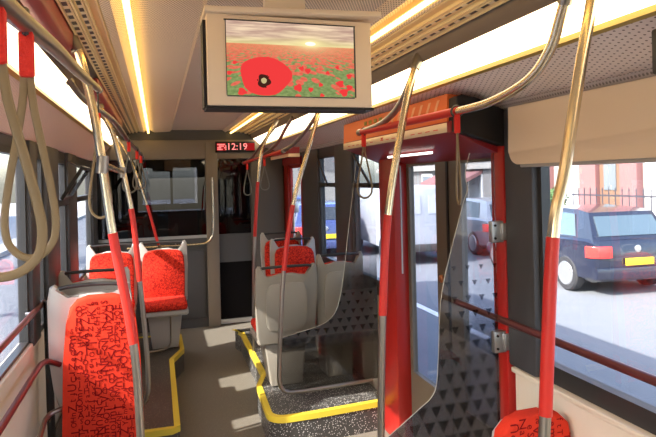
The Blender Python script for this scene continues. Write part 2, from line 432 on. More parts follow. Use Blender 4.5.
def ceiling_light(label, a, b, back, trim):
    t = thing('ceiling_light', label, 'ceiling light', ((a[0]+b[0])/2, 2.7, min(a[1], b[1])), 0)
    m = MB(); m.prism([(a[0], Y0+.05, a[1]), (b[0], Y0+.05, b[1]), (b[0]+back[0], Y0+.05, b[1]+back[1]), (a[0]+back[0], Y0+.05, a[1]+back[1])], (0, Y1-Y0-.08, 0)); m.build('diffuser', 'lamp', t, smooth=False)
    m = MB(); m.prism([(x, Y0, z) for x, z in trim], (0, Y1-Y0, 0)); m.build('gold_edge', 'gold', t, label='gold lower edge')
    return t
ceiling_light('long glowing white light panel above the door and the orange sign', (1.268, 2.238), (1.168, 2.328), (.02, .02), [(1.262, 2.218), (1.28, 2.212), (1.292, 2.232), (1.268, 2.238)])
ceiling_light('long glowing white light panel on the side of the big tan straps', (-.506, 2.246), (-.405, 2.325), (-.02, .02), [(-.50, 2.226), (-.518, 2.216), (-.53, 2.236), (-.506, 2.246)])
# dark / warm beams above the light panels
mb = MB(); mb.prism([(1.160, Y0, 2.335), (1.172, Y0, 2.318), (1.20, Y0, 2.34), (1.20, Y0, 2.455), (1.135, Y0, 2.455), (1.135, Y0, 2.40)], (0, Y1-Y0, 0)); struct('trim_9', mb, 'beam')
mb = MB(); mb.prism([(-.398, Y0, 2.33), (-.41, Y0, 2.318), (-.44, Y0, 2.34), (-.44, Y0, 2.455), (-.30, Y0, 2.455), (-.30, Y0, 2.405)], (0, Y1-Y0, 0)); struct('trim_10', mb, 'beam')

def ceiling_vent(label, x0, x1, z0, z1, xm):
    """long slotted aluminium vent: ribs, two rows of dark slots"""
    t = thing('ceiling_vent', label, 'vent', ((x0+x1)/2, 2.7, min(z0, z1)), 0)
    n = 4; d = Vector((x1-x0, 0, z1-z0)); nrm = Vector((d.z, 0, -d.x)).normalized()
    if nrm.z > 0: nrm = -nrm
    base = MB(); a = Vector((x0, Y0, z0)); b = Vector((x1, Y0, z1))
    base.prism([a, b, b-nrm*.012, a-nrm*.012], (0, Y1-Y0, 0)); base.build('backing', 'gold_light', t)
    rib = MB()
    for f in (.02, .30, .38, .66, .74, .98):
        p = a+d*f; w = d.normalized()*.006
        rib.prism([p-w, p+w, p+w*.5+nrm*.012, p-w*.5+nrm*.012], (0, Y1-Y0, 0))
    rib.build('rib', 'vent', t)
    for f in (.48, .86):
        sl = MB(); p = a+d*f+nrm*.0015; w = d.normalized()*.0085
        sl.prism([p-w, p+w, p+w-nrm*.002, p-w-nrm*.002], (0, Y1-Y0, 0)); sl.build('slotted_strip', 'slots', t, smooth=False)
    return t
ceiling_vent('slotted gold aluminium air vent along the door side edge of the ceiling', .975, 1.132, 2.415, 2.385, 1)
ceiling_vent('slotted gold aluminium air vent beside the maroon covers on the ceiling edge', -.178, -.295, 2.412, 2.395, 0)
# warm led strips let into the panels
for x, z, lab in ((-.083, 2.391, 'glowing yellow strip lamp between the maroon covers and the monitor'), (.895, 2.391, 'glowing yellow strip lamp between the monitor and the door side vent')):
    t = thing('strip_lamp', lab, 'ceiling light', (x, 2.7, z-.01))
    m = MB(); pr = [(x+.012*math.cos(2*PI*k/12), Y0+.1, z+.010*math.sin(2*PI*k/12)) for k in range(12)]
    m.prism(pr, (0, Y1-Y0-.15, 0)); m.build('light_tube', 'led', t)
    m = MB(); m.box(x-.004, x+.004, Y0+.1, Y1-.05, z+.009, z+.034); m.build('housing', 'gold_light', t, smooth=False)
# maroon covers beside the left vent
for i, (y0, y1, lab) in enumerate(((.2, 2.84, 'nearer of two maroon round ended covers under the left ceiling edge'), (3.35, 5.7, 'farther of two maroon round ended covers under the left ceiling edge'))):
    m = MB(); pr = []
    for k in range(9):
        a = PI+PI*k/8; pr.append((-.335+.034*math.cos(a), y0, 2.345+.03*math.sin(a)))
    pr += [(-.30, y0, 2.39), (-.372, y0, 2.39)]
    m.prism(pr, (0, y1-y0, 0), bev=.012); o = rebase(m.build('rail_cover', 'maroon_bar')); tag(o, lab, 'cover')

# rear wall (behind the camera)
mb = MB(); mb.box(XL-.1, XR+.06, Y0-.1, Y0, 0, 1.0); mb.box(XL-.1, XR+.06, Y0-.1, Y0, 1.9, 2.5); mb.box(XL-.1, -.5, Y0-.1, Y0, 1.0, 1.9); mb.box(1.4, XR+.06, Y0-.1, Y0, 1.0, 1.9)
struct('wall_back', mb, 'bulk')

# ---- left wall: lower cream panel, sill, pillars, header
LX = -.69
mb = MB(); mb.box(LX-.06, LX, Y0, Y1, 0, .90); o = struct('wall_left', mb, 'cream_wall')
m = MB(); m.box(LX-.07, LX+.012, Y0, 3.62, .90, .922, bev=.006); m.build('sill', 'cream_wall', o)
m = MB(); m.box(LX-.06, LX-.005, Y0, Y1, 1.99, 2.2); m.build('header', 'pillar', o)
pill = [(-1.6, -1.4), (1.0, 1.25), (3.46, 3.66), (3.93, 4.40), (4.86, 5.35), (6.6, 7.07)]
for y0, y1 in pill:
    m = MB(); m.box(LX-.06, LX+.02, y0, y1, .90, 2.06, bev=.012); m.build('pillar', 'pillar', o)
for i, (y0, y1) in enumerate(((-1.4, 1.0), (1.25, 3.46), (3.66, 3.93), (4.40, 4.86), (5.35, 6.6))):
    m = MB()
    m.box(LX-.045, LX-.005, y0, y1, .905, .94); m.box(LX-.045, LX-.005, y0, y1, 1.96, 1.995)
    m.box(LX-.045, LX-.005, y0, y0+.03, .94, 1.96); m.box(LX-.045, LX-.005, y1-.03, y1, .94, 1.96)
    w = struct('window_%d' % (i+1), m, 'frame')
    m = MB(); m.box(LX-.030, LX-.026, y0+.03, y1-.03, .94, 1.96); m.build('window_pane', 'glass_left', w, smooth=False)
    if i in (3, 4):
        m = MB(); m.box(LX-.045, LX+.02, y0, y1, 1.64, 1.685, bev=.005); m.build('transom', 'frame', w)

# tilt-in sash on the left (hangs into the room)
t = thing('hopper_sash', 'small dark tilted vent window hanging open behind the left straps', 'window sash', (LX+.02, 4.65, 1.69))
ang = math.radians(-32)
R_ = Matrix.Translation((LX+.03, 0, 1.69)) @ Matrix.Rotation(-ang, 4, 'Y')
m = MB()
for a in ((-.012, .012, 4.42, 4.84, 0, .025), (-.012, .012, 4.42, 4.84, .255, .28), (-.012, .012, 4.42, 4.445, .025, .255), (-.012, .012, 4.815, 4.84, .025, .255)):
    m.box(*a, mat=R_)
m.build('sash_frame', 'frame', t)
m = MB(); m.box(-.003, .003, 4.445, 4.815, .025, .255, mat=R_); m.build('sash_pane', 'glass_far', t, smooth=False)
m = MB(); m.cyl((LX+.16, 4.83, 1.90), (LX+.02, 4.83, 1.98), .006, 8); m.build('stay_arm', 'dark', t)

# ---- right wall
RX = 1.58
mb = MB(); mb.box(RX, RX+.06, Y0, 2.25, 0, .905); mb.box(RX, RX+.06, 3.72, 6.1, 0, .905); o = struct('wall_right', mb, 'cream_wall')
m = MB(); m.box(RX-.035, RX+.07, Y0, 2.235, .885, .91, bev=.006); m.build('sill', 'cream_wall', o)
m = MB(); m.box(RX+.005, RX+.06, Y0, 7.07, 2.0, 2.25); m.build('header', 'pillar', o)
m = MB(); m.box(RX-.03, RX+.06, 2.06, 2.262, .91, 2.10, bev=.014); m.build('pillar', 'pillar', o)
for y0, y1 in ((3.72, 3.80), (4.44, 4.90), (5.47, 6.10)):
    m = MB(); m.box(RX-.02, RX+.06, y0, y1, .90, 2.10, bev=.01); m.build('pillar', 'pillar', o)
for y0, y1, i in ((Y0, .3, 6), (.3, 2.06, 7), (3.80, 4.44, 8), (4.90, 5.47, 9)):
    m = MB()
    hb = .985 if i in (6, 7) else 1.02
    m.box(RX, RX+.045, y0, y1, .905, hb); m.box(RX, RX+.045, y0, y1, 2.0, 2.04)
    m.box(RX, RX+.045, y0, y0+.025, hb, 2.0); m.box(RX, RX+.045, y1-.025, y1, hb, 2.0)
    w = struct('window_%d' % i, m, 'frame')
    m = MB(); m.box(RX+.028, RX+.032, y0+.025, y1-.025, hb, 2.0); m.build('window_pane', 'glass' if i in (6, 7) else 'glass_far', w, smooth=False)
    if i in (8, 9):
        m = MB(); m.box(RX-.015, RX+.045, y0, y1, 1.715, 1.755, bev=.004); m.build('transom', 'frame', w)
        m = MB(); m.cyl((RX-.02, y1-.02, 2.02), (RX-.06, y0+.1, 1.74), .011, 8); m.build('stay_arm', 'dark', w)
# roller blind over the near right window: box with a rounded lower corner
t = thing('window_blind', 'cream blind housing with rounded corner above the navy car', 'blind', (1.55, .8, 1.84))
pts = [(1.52, Y0+.1, 1.84)]
for k in range(7):
    a = -PI/2+PI/2*k/6; pts.append((1.52, 2.12+.06*math.cos(a), 1.90+.06*math.sin(a)))
pts += [(1.52, 2.18, 2.10), (1.52, Y0+.1, 2.10)]
m = MB(); m.prism(pts, (.075, 0, 0), bev=.008); m.build('housing', 'cream', t)
m = MB(); m.box(1.528, 1.575, Y0+.12, 2.11, 1.826, 1.842, bev=.005); m.build('bottom_bar', 'shell', t)

# ---- near door: red posts, header, two glazed leaves
mb = MB(); mb.box(1.545, 1.62, 2.262, 2.362, 0, 2.0, bev=.008); d1 = struct('door_1', mb, 'doorred')
m = MB(); m.box(1.505, 1.62, 3.44, 3.70, 0, 2.02, bev=.012); m.build('door_post', 'red', d1)
m = MB()
pr = [(1.30, 2.30, 1.998), (1.47, 2.30, 1.93), (1.545, 2.30, 1.90), (1.60, 2.30, 1.88), (1.62, 2.30, 2.10), (1.30, 2.30, 2.05)]
m.prism(pr, (0, 1.50, 0), bev=.006); m.build('header', 'maroon', d1)
for (y0, y1, a, b) in ((2.365, 2.88, .035, .14), (2.886, 3.437, .145, .04)):
    f = MB()
    f.box(1.60, 1.635, y0, y0+a, .05, 1.90); f.box(1.60, 1.635, y1-b, y1, .05, 1.90)
    f.box(1.60, 1.635, y0+a, y1-b, .05, .50); f.box(1.60, 1.635, y0+a, y1-b, 1.865, 1.90)
    lf = f.build('door_leaf', 'doorframe', d1)
    g = MB(); g.box(1.615, 1.62, y0+a, y1-b, .50, 1.865); g.build('door_pane', 'glass_door', lf, smooth=False)
m = MB(); m.box(1.552, 1.560, 3.433, 3.441, 1.15, 1.87); m.build('gap_light_line', 'white', d1)  # white strip standing in for light leaking between post and door
m = MB(); m.lathe([(.0, 0), (.022, 0), (.024, -.012), (.014, -.02), (.0, -.022)], (1.60, 2.97, 1.19), 16, 'X'); m.build('door_knob', 'copper', d1)
m = MB(); m.box(1.592, 1.601, 2.873, 2.893, .1, 1.88); m.build('door_seal', 'black', d1)
# far door at the front
mb = MB(); mb.box(1.56, 1.62, 6.10, 6.17, 0, 2.0, bev=.006); d2 = struct('door_2', mb, 'red')
m = MB(); m.box(1.56, 1.62, 6.82, 7.06, 0, 2.0, bev=.006); m.build('door_post', 'red', d2)
m = MB(); m.box(1.54, 1.62, 6.1, 7.06, 1.97, 2.06); m.build('header', 'maroon', d2)
f = MB(); f.box(1.585, 1.615, 6.17, 6.22, .05, 1.97); f.box(1.585, 1.615, 6.77, 6.82, .05, 1.97); f.box(1.585, 1.615, 6.22, 6.77, .05, .40); f.box(1.585, 1.615, 6.22, 6.77, 1.93, 1.97)
lf = f.build('door_leaf', 'doorred', d2); g = MB(); g.box(1.598, 1.602, 6.22, 6.77, .40, 1.93); g.build('door_pane', 'glass_door', lf, smooth=False)
m = MB(); m.cyl((1.55, 6.5, 1.0), (1.55, 6.5, 1.7), .014); m.box(1.535, 1.6, 6.44, 6.56, 1.40, 1.52, bev=.006); m.build('door_bar', 'clamp', d2)

# ---- front bulkhead (driver's cab wall)
mb = MB()
mb.box(XL-.06, .58, Y1, Y1+.06, 0, 1.12)              # lower grey panel
mb.box(.72, XR, Y1, Y1+.06, .78, 1.13)
mb.box(1.20, XR, Y1, Y1+.06, 0, .78)
mb.box(XL-.06, XR, Y1, Y1+.06, 2.30, 2.47)
bulk = struct('wall_front', mb, 'bulk')
m = MB(); m.box(XL-.06, 1.62, Y1-.04, Y1+.06, 2.07, 2.305, bev=.012); m.build('beam', 'bulk_beige', bulk)
m = MB(); m.box(.575, .722, Y1-.05, Y1+.06, 0, 2.28, bev=.012); m.build('post', 'bulk_beige', bulk)
m = MB(); m.box(1.13, 1.56, Y1-.06, Y1+.05, .02, 2.08, bev=.03); m.build('side_panel', 'partition', bulk)
m = MB(); m.box(XL-.06, .575, Y1-.012, Y1+.02, 1.10, 1.135); m.build('ledge', 'clamp', bulk)
m = MB(); m.box(-.20, .55, Y1-.015, Y1+.01, .12, .95, bev=.01); m.build('access_panel', 'bulk', bulk)
m = MB(); m.box(XL-.04, .575, Y1+.02, Y1+.026, 1.12, 2.07); m.box(.722, 1.14, Y1+.02, Y1+.026, 1.13, 2.07); m.build('cab_pane', 'glass_cab', bulk, smooth=False)
m = MB(); m.box(.722, 1.14, Y1+.02, Y1+.05, .07, .78); m.build('low_cabinet_door', P('matt_black', (.006, .005, .005), .8, spec=.1), bulk)
m = MB(); m.box(.722, 1.14, Y1-.01, Y1+.02, .015, .07); m.build('kick_strip', 'clamp', bulk)
# added cab beyond the glass; its window, seats and monitor stand for reflections
mb = MB(); mb.box(XL-.1, XR+.06, 9.2, 9.26, 0, 1.45); mb.box(XL-.1, XR+.06, 9.2, 9.26, 2.02, 2.5); mb.box(XL-.1, -.22, 9.2, 9.26, 1.45, 2.02); mb.box(.62, XR+.06, 9.2, 9.26, 1.45, 2.02); mb.box(.20, .24, 9.2, 9.26, 1.45, 2.02)
mb.box(XL-.1, XL-.06, 7.13, 9.2, 0, 2.5); mb.box(XR, XR+.06, 7.07, 9.2, 0, 2.5)
struct('wall_far', mb, 'black')
m = MB(); m.box(-.22, .62, 9.22, 9.226, 1.45, 2.02); w = m.build('window_10', 'glass', None, smooth=False); w['kind'] = 'structure'  # bright opening standing for a window reflected in the cab glass
def reflection_seat(x, lab):
    t = thing('reflected_seat', lab, 'seat', (x, 8.2, 0), 0, 'seats standing for reflections in the cab glass')
    m = MB(); m.box(x-.2, x+.2, 8.1, 8.22, .5, 1.42, bev=.05); m.build('backrest', 'fabric_plain', t)
    m = MB(); m.box(x-.2, x+.2, 8.22, 8.65, .42, .54, bev=.03); m.build('seat', 'fabric_plain', t)
    m = MB(); m.box(x-.12, x+.12, 8.2, 8.5, 0, .42); m.build('pedestal', 'black', t)
for x, lab in ((-.2, 'dark red seat standing for a reflection in the cab glass, left of the poles'), (.34, 'dark red seat standing for a reflection in the cab glass, beside the bulkhead post')): reflection_seat(x, lab)
m = MB(); m.box(-.05, .2, 7.32, 7.36, 1.93, 2.06, bev=.005); o = rebase(m.build('reflected_monitor', 'black')); tag(o, 'small black monitor standing for a reflection, under the front beam behind the cab glass', 'monitor')
t = thing('cab_console', 'dark console with a grey screen added behind the cab glass', 'console', (.25, 8.9, 0))
m = MB(); m.box(-.3, .58, 8.75, 9.15, 0, 1.30, bev=.04); m.build('cabinet', 'dark', t)
m = MB(); m.box(.10, .34, 8.7, 8.73, 1.30, 1.46, bev=.01); m.build('console_screen', 'shell', t)
# digital clock display
t = thing('led_display', 'red led clock display reading 12:19 on the front beam', 'display', (.94, Y1-.045, 2.15))
m = MB(); m.box(.70, 1.19, Y1-.07, Y1-.035, 2.148, 2.282, bev=.005); m.build('housing', 'black', t)
for a in (.715, 1.075):  # right field paints in the reflected red glow beside the digits
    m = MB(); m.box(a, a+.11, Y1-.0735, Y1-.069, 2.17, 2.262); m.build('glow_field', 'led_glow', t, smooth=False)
m = MB(); text_mb(m, '12:19', .118, Matrix.Translation((.965, Y1-.074, 2.215)) @ FACE_Y); m.build('digits', 'led_red', t, smooth=False)
m = MB()
for k in range(7):
    for j in range(4):
        if random.random() < .6: m.box(.725+k*.016, .736+k*.016, Y1-.0765, Y1-.0735, 2.178+j*.02, 2.192+j*.02)
m.build('symbols', 'led_red', t, smooth=False)
# curved hand rail on the bulkhead
t = thing('bulkhead_rail', 'bright steel handrail curving down the post and along the front bulkhead', 'handrail', (.2, Y1-.1, 1.03))
pts = spline([(.645, 6.93, 1.84), (.645, 6.93, 1.40), (.64, 6.93, 1.20), (.62, 6.93, 1.11), (.56, 6.93, 1.055), (.45, 6.93, 1.04), (.1, 6.93, 1.035), (-.35, 6.93, 1.03)], 5)
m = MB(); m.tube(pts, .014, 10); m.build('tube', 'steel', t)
for q in ((.645, 1.80), (.645, 1.3), (.2, 1.037), (-.3, 1.03)):
    m = MB(); m.cyl((q[0], 6.93, q[1]), (q[0], Y1-.012, q[1]), .01, 8); m.build('bracket', 'steel_dark', t)

# ------------------------------------------------------------------ raised platforms
def platform(label, top_mat, poly, z, nose):
    """poly in plan (closed), nose = run of plan points that carry the yellow edging"""
    c = Vector((sum(p[0] for p in poly)/len(poly), sum(p[1] for p in poly)/len(poly), 0))
    t = thing('seat_platform', label, 'platform', (c.x, c.y, 0))
    m = MB(); m.prism([(x, y, 0) for x, y in poly], (0, 0, z)); m.build('deck', top_mat, t, smooth=False)
    # edging: inset strip on top and a lip down the face
    n = len(nose); ins = []; out_ = []
    for i, p in enumerate(nose):
        a = Vector(nose[max(i-1, 0)]); b = Vector(nose[min(i+1, n-1)]); d = (b-a).normalized(); nr = Vector((-d.y, d.x))
        if (Vector((c.x, c.y))-Vector(p)).dot(nr) < 0: nr = -nr
        ins.append(Vector(p)+nr*.034); out_.append(Vector(p)-nr*.006)
    m = MB()
    rows = [[m.b.verts.new((q.x, q.y, h)) for q in r] for r, h in ((ins, z-.002), (ins, z+.006), (out_, z+.006), (out_, z-.034), ([Vector(p) + (Vector(p)-o_)*-0.0 for p, o_ in zip(nose, out_)], z-.036))]
    for A, B in zip(rows, rows[1:]):
        for i in range(n-1): m.b.faces.new((A[i], A[i+1], B[i+1], B[i]))
    m.build('yellow_nosing', 'yellow', t, label='yellow edging strip')
    return t
fr = []
for k in range(7):
    a = PI+PI/2*k/6; fr.append((.80+.115*math.cos(a), 3.80+.115*math.sin(a)))
noseR = [(.765, 6.04), (.806, 5.88), (.792, 4.56), (.708, 4.33), (.685, 3.88)][0:4]+fr+[(1.0, 3.685), (1.545, 3.72)]
platform('raised dark platform with white specks and yellow edge under the smoked screen', 'platform', noseR+[(1.545, 3.72), (1.545, 6.04)], .2, noseR)
noseL = [(-.66, 3.79), (.06, 3.77), (.105, 3.80), (.104, 5.24), (.208, 5.52), (.203, 6.06), (.02, 6.10), (-.66, 6.14)]
platform('raised brown speckled platform with yellow edge behind the big lettered seat', 'platform_left', noseL+[(-.675, 6.14), (-.675, 3.79)], .2, noseL)

# ------------------------------------------------------------------ seats
def shell_outline(w=.235, z0=.36, zt=.93, ear=1.005):
    h = [(w-.035, z0), (w-.012, z0+.06), (w, zt-.16), (w-.004, ear-.03), (w-.020, ear), (w-.042, ear-.004), (w-.058, zt+.01), (w-.085, zt-.028), (w-.13, zt-.012), (.05, zt+.004)]
    return h+[(-x, z) for x, z in reversed(h)]
def pad_outline(w=.198, z0=.43, zt=.925):
    h = [(w-.02, z0), (w-.002, z0+.03), (w+.004, zt-.20), (w-.002, zt-.07), (w-.022, zt-.028), (w-.06, zt-.008), (.06, zt)]
    return h+[(-x, z) for x, z in reversed(h)]
def lean(z): return max(0, z-.4)*.10
def make_seat(shell_mat='shell', pad=True):
    """built at the origin, sitter faces -Y"""
    t = thing('bus_seat', 'seat', 'seat')
    m = MB(); g = m.prism([(x, .02, z) for x, z in shell_outline()], (0, .045, 0), bev=.010)
    for v in m.b.verts: v.co.y += lean(v.co.z)
    m.build('seat_shell', shell_mat, t, local=True)
    m = MB(); m.box(-.215, .215, -.36, .05, .345, .405, bev=.022, seg=3); m.build('seat_pan', shell_mat, t, local=True)
    m = MB(); m.prism([(x, -.035, z) for x, z in pad_outline()], (0, .062, 0), bev=.016, seg=3)
    for v in m.b.verts: v.co.y += lean(v.co.z)+.03*(v.co.x/.2)**2*-.6
    m.build('backrest_pad', 'fabric', t, local=True)
    m = MB(); m.box(-.205, .205, -.39, -.01, .40, .475, bev=.030, seg=3); m.build('seat_pad', 'fabric', t, local=True)
    m = MB(); e = .985; yy = .045+lean(e)
    m.tube(spline([(-.198, yy, e-.005), (-.16, yy+.004, e+.004), (0, yy+.006, e+.008), (.16, yy+.004, e+.004), (.198, yy, e-.005)], 4), .0115, 10); m.build('grab_handle', 'handle', t, local=True)
    # rear panel with its raised rim
    m = MB(); pts = []
    for k in range(24):
        a = 2*PI*k/24; cx, cz = math.cos(a), math.sin(a)
        pts.append((.155*math.copysign(abs(cx)**.35, cx), .062, .66+.20*math.copysign(abs(cz)**.35, cz)))
    m.prism(pts, (0, .014, 0), bev=.006)
    for v in m.b.verts: v.co.y += lean(v.co.z)
    m.build('back_panel', shell_mat, t, local=True)
    m = MB(); m.prism([(-.12, -.20, .01), (.12, -.20, .01), (.16, -.24, .36), (-.16, -.24, .36)], (0, .26, 0), bev=.012); m.build('pedestal', shell_mat, t, local=True)
    m = MB(); m.tube(spline([(-.17, -.30, .02), (-.02, -.30, .03), (.04, -.30, .07), (.05, -.30, .16), (.05, -.30, .36)], 5), .010, 8); m.build('leg_tube', 'steel_dark', t, local=True)
    return t
seat = make_seat()
def place(first, x, y, z, rz, label, group):
    o = seat if first else copy_tree(seat)
    o.location = (x, y, z); o.rotation_euler.z = rz; o['label'] = label; o['group'] = group
    return o
def recol(t, old, new):
    for ch in t.children:
        if ch.data.materials[0] == M[old]:
            ch.data = ch.data.copy(); ch.data.materials[0] = M[new]
place(True, -.435, 5.78, .2, 0, 'red upholstered seat against the front bulkhead, window side of the left pair', 'red seats facing the back')
place(False, .045, 5.78, .2, 0, 'red upholstered seat against the front bulkhead, aisle side of the left pair', 'red seats facing the back')
place(False, 1.325, 6.12, .2, 0, 'red upholstered seat partly hidden behind another red seat, nearest the far door', 'red seats facing the back')
place(False, 1.295, 5.42, .2, 0, 'red upholstered seat rising just behind the grey seat back on the platform', 'red seats facing the back')
a = place(False, .932, 4.30, .2, PI, 'grey seat back on the white specked platform, beside the aisle', 'grey seat backs'); a.scale = (1.03, 1, .94)
recol(a, 'shell', 'shell_warm')
a = place(False, 1.376, 4.34, .2, PI, 'grey seat seen from behind through the smoked triangle screen by the window', 'grey seat backs'); a.scale = (.84, 1, 1.0)
recol(a, 'shell', 'shell_warm')
place(False, -.43, 4.32, .2, PI, 'pale grey seat back behind the big red lettered seat', 'grey seat backs')

# the big lettered tip-up seat on the left
t = thing('tip_up_seat', 'tall red seat printed with dark letters, folded up beside the left window', 'seat', (-.36, 3.5, 0))
m = MB()
h = [(.17, .50), (.20, .62), (.222, .80), (.225, 1.14), (.214, 1.212), (.19, 1.225), (.168, 1.205), (.150, 1.155), (.12, 1.135), (.06, 1.165)]
m.prism([(-.385+x, 3.50, z) for x, z in h]+[(-.385-x, 3.50, z) for x, z in reversed(h)], (0, .06, 0), bev=.014, seg=3); m.build('seat_shell', 'shell', t)
m = MB(); m.tube(spline([(-.385-.185, 3.53, 1.195), (-.50, 3.533, 1.208), (-.385, 3.535, 1.213), (-.27, 3.533, 1.210), (-.385+.185, 3.53, 1.198)], 4), .012, 10); m.build('grab_handle', 'handle', t)
padc = -.322
h = [(.212, .18), (.218, .40), (.206, .80), (.185, 1.02), (.165, 1.105), (.13, 1.145), (.07, 1.165)]
m = MB(); m.prism([(padc+x, 3.42, z) for x, z in h]+[(padc-x*(.98), 3.42, z) for x, z in reversed(h)], (0, .075, 0), bev=.022, seg=3); npad = len(m.b.faces)
# letters on the pad
chars = 'NEZLAOSUVTFYRPQHJKDemofnagrst'
cols = [-.185+.0338*i for i in range(12)]
for ci, cx in enumerate(cols):
    z = .215+random.random()*.03
    while z < 1.13:
        s = random.choice((.040, .046, .052, .066)); w = .207 if z < .8 else .207-(z-.8)*.19
        if abs(cx) < w-.022:
            text_mb(m, random.choice(chars), s, Matrix.Translation((padc+cx+random.uniform(-.006, .006), 3.4186, z)) @ FACE_Y @ Matrix.Rotation(random.choice((0, PI/2, -PI/2, PI/2, PI)), 4, 'Z'), .0008)
        z += s*.62+.004
two_tone(m, npad, 'backrest_pad', 'fabric_plain', 'print', t)
m = MB(); m.box(-.50, -.18, 3.44, 3.56, .02, .52, bev=.012); m.build('seat_base', 'dark', t)
# a seat corner in the lower right of the view
t = thing('bus_seat', 'red lettered seat top under the window with the navy car', 'seat', (1.36, 1.92, 0))
m = MB()
h = [(.165, .30), (.17, .72), (.155, .80), (.11, .842), (.05, .852)]
m.prism([(1.40+x, 1.86, z) for x, z in h]+[(1.40-x, 1.86, z) for x, z in reversed(h)], (0, .07, 0), bev=.02, seg=3); npad = len(m.b.faces)
for ci in range(9):
    z = .42+random.random()*.03
    while z < .835:
        s = random.choice((.036, .044, .055)); cx = -.136+ci*.034
        if abs(cx) < (.155 if z < .76 else .125): text_mb(m, random.choice(chars), s, Matrix.Translation((1.40+cx, 1.8588, z)) @ FACE_Y @ Matrix.Rotation(random.choice((0, PI/2, -PI/2)), 4, 'Z'), .0008)
        z += s*.62+.004
two_tone(m, npad, 'backrest_pad', 'fabric_plain', 'print', t)
m = MB(); m.prism([(1.40+x*.9, 1.93, z-.03) for x, z in h]+[(1.40-x*.9, 1.93, z-.03) for x, z in reversed(h)], (0, .035, 0), bev=.01); m.build('seat_shell', 'shell', t)
m = MB(); m.box(1.27, 1.52, 1.86, 1.98, 0, .32, bev=.01); m.build('seat_base', 'dark', t)

# ------------------------------------------------------------------ poles
def pole(label, pts, z_red_hi, z_red_lo, r=.0175, tail=None, top_r=None):
    path = spline(pts, 8)
    t = thing('grab_pole', label, 'pole', tuple(path[-1]) if tail is None else (path[-1].x, path[-1].y, 0), 0, 'grab poles along the aisle')
    zt, zb = path[0].z, path[-1].z
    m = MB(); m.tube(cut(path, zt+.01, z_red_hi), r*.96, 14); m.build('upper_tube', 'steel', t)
    m = MB(); m.tube(cut(path, z_red_hi, z_red_lo), r*1.06, 14); m.build('red_sleeve', 'polered', t)
    low = cut(path, z_red_lo, zb-.01)
    if tail: low = low+[Vector(p) for p in tail]
    m = MB(); m.tube(low, r*.92, 14); m.build('lower_tube', 'steel_dark', t)
    m = MB(); p = path[0]; q = path[1]; d = (q-p).normalized(); m.cyl(p-d*.01, p+d*.06, r*1.35, 14); m.build('top_socket', 'steel_dark', t)
    return t
pole('silver and red pole standing before the window with the navy car', [(1.165, 1.25, 2.345), (1.145, 1.25, 2.25), (1.10, 1.25, 2.06), (1.045, 1.25, 1.80), (1.003, 1.25, 1.625), (.966, 1.25, 1.16), (.955, 1.25, 1.03), (.93, 1.25, .5), (.92, 1.25, 0)], 1.628, 1.16, .0165)
pole('silver and red pole at the near edge of the red door', [(1.165, 2.33, 2.345), (1.145, 2.33, 2.30), (1.086, 2.33, 2.101), (.990, 2.33, 1.627), (.953, 2.33, 1.18), (.931, 2.33, .638), (.92, 2.33, 0)], 1.627, 1.18)
pole('silver and red pole carrying the smoked screen behind the aisle seat', [(1.165, 3.9, 2.345), (1.144, 3.9, 2.295), (1.047, 3.9, 2.005), (.926, 3.9, 1.613), (.849, 3.9, 1.154), (.807, 3.9, .626), (.795, 3.9, .42)], 1.613, 1.15,
     .0165, tail=[(.796, 3.9, .37), (.806, 3.9, .33), (.83, 3.9, .298), (.87, 3.9, .282), (1.0, 3.9, .278), (1.50, 3.9, .29)])
pole('slim silver and red pole beside the dark low cabinet of the front bulkhead', [(1.10, 5.2, 2.36), (1.03, 5.2, 2.25), (.95, 5.2, 2.077), (.905, 5.2, 1.797), (.864, 5.2, 1.285), (.84, 5.2, .8), (.827, 5.2, .20)], 1.78, 1.27, .0155)
pole('silver and red pole in front of the big lettered seat', [(-.31, 2.4, 2.38), (-.275, 2.4, 2.29), (-.222, 2.4, 2.005), (-.176, 2.4, 1.612), (-.107, 2.4, 1.163), (-.086, 2.4, .76), (-.07, 2.4, 0)], 1.60, 1.15, .018)
pole('silver and red pole whose foot bends behind the big lettered seat', [(-.36, 3.9, 2.34), (-.30, 3.9, 2.20), (-.255, 3.9, 2.081), (-.166, 3.9, 1.634), (-.121, 3.9, 1.144), (-.090, 3.9, .70), (-.084, 3.9, .50)], 1.63, 1.15, .0175,
     tail=[(-.088, 3.9, .42), (-.10, 3.9, .37), (-.127, 3.9, .335), (-.18, 3.9, .32), (-.28, 3.9, .318)])
pole('silver and red pole leaning onto the bulkhead rail above the red seat pair', [(-.42, 6.85, 2.32), (-.33, 6.85, 2.14), (-.262, 6.85, 2.005), (-.116, 6.85, 1.537), (-.012, 6.86, 1.12), (.01, 6.91, 1.045)], 1.537, 1.07, .016)
# link between the two left poles
t = thing('link_bar', 'short steel bar joining the two left poles at head height', 'handrail', (-.2, 3.1, 1.86))
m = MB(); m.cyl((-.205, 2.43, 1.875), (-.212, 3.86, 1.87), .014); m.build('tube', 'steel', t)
for y, x, z in ((2.4, -.206, 1.875), (3.9, -.213, 1.87)):
    m = MB(); m.cyl((x-.003, y, z-.035), (x+.003, y, z+.035), .023, 14); m.build('clamp', 'steel_dark', t)

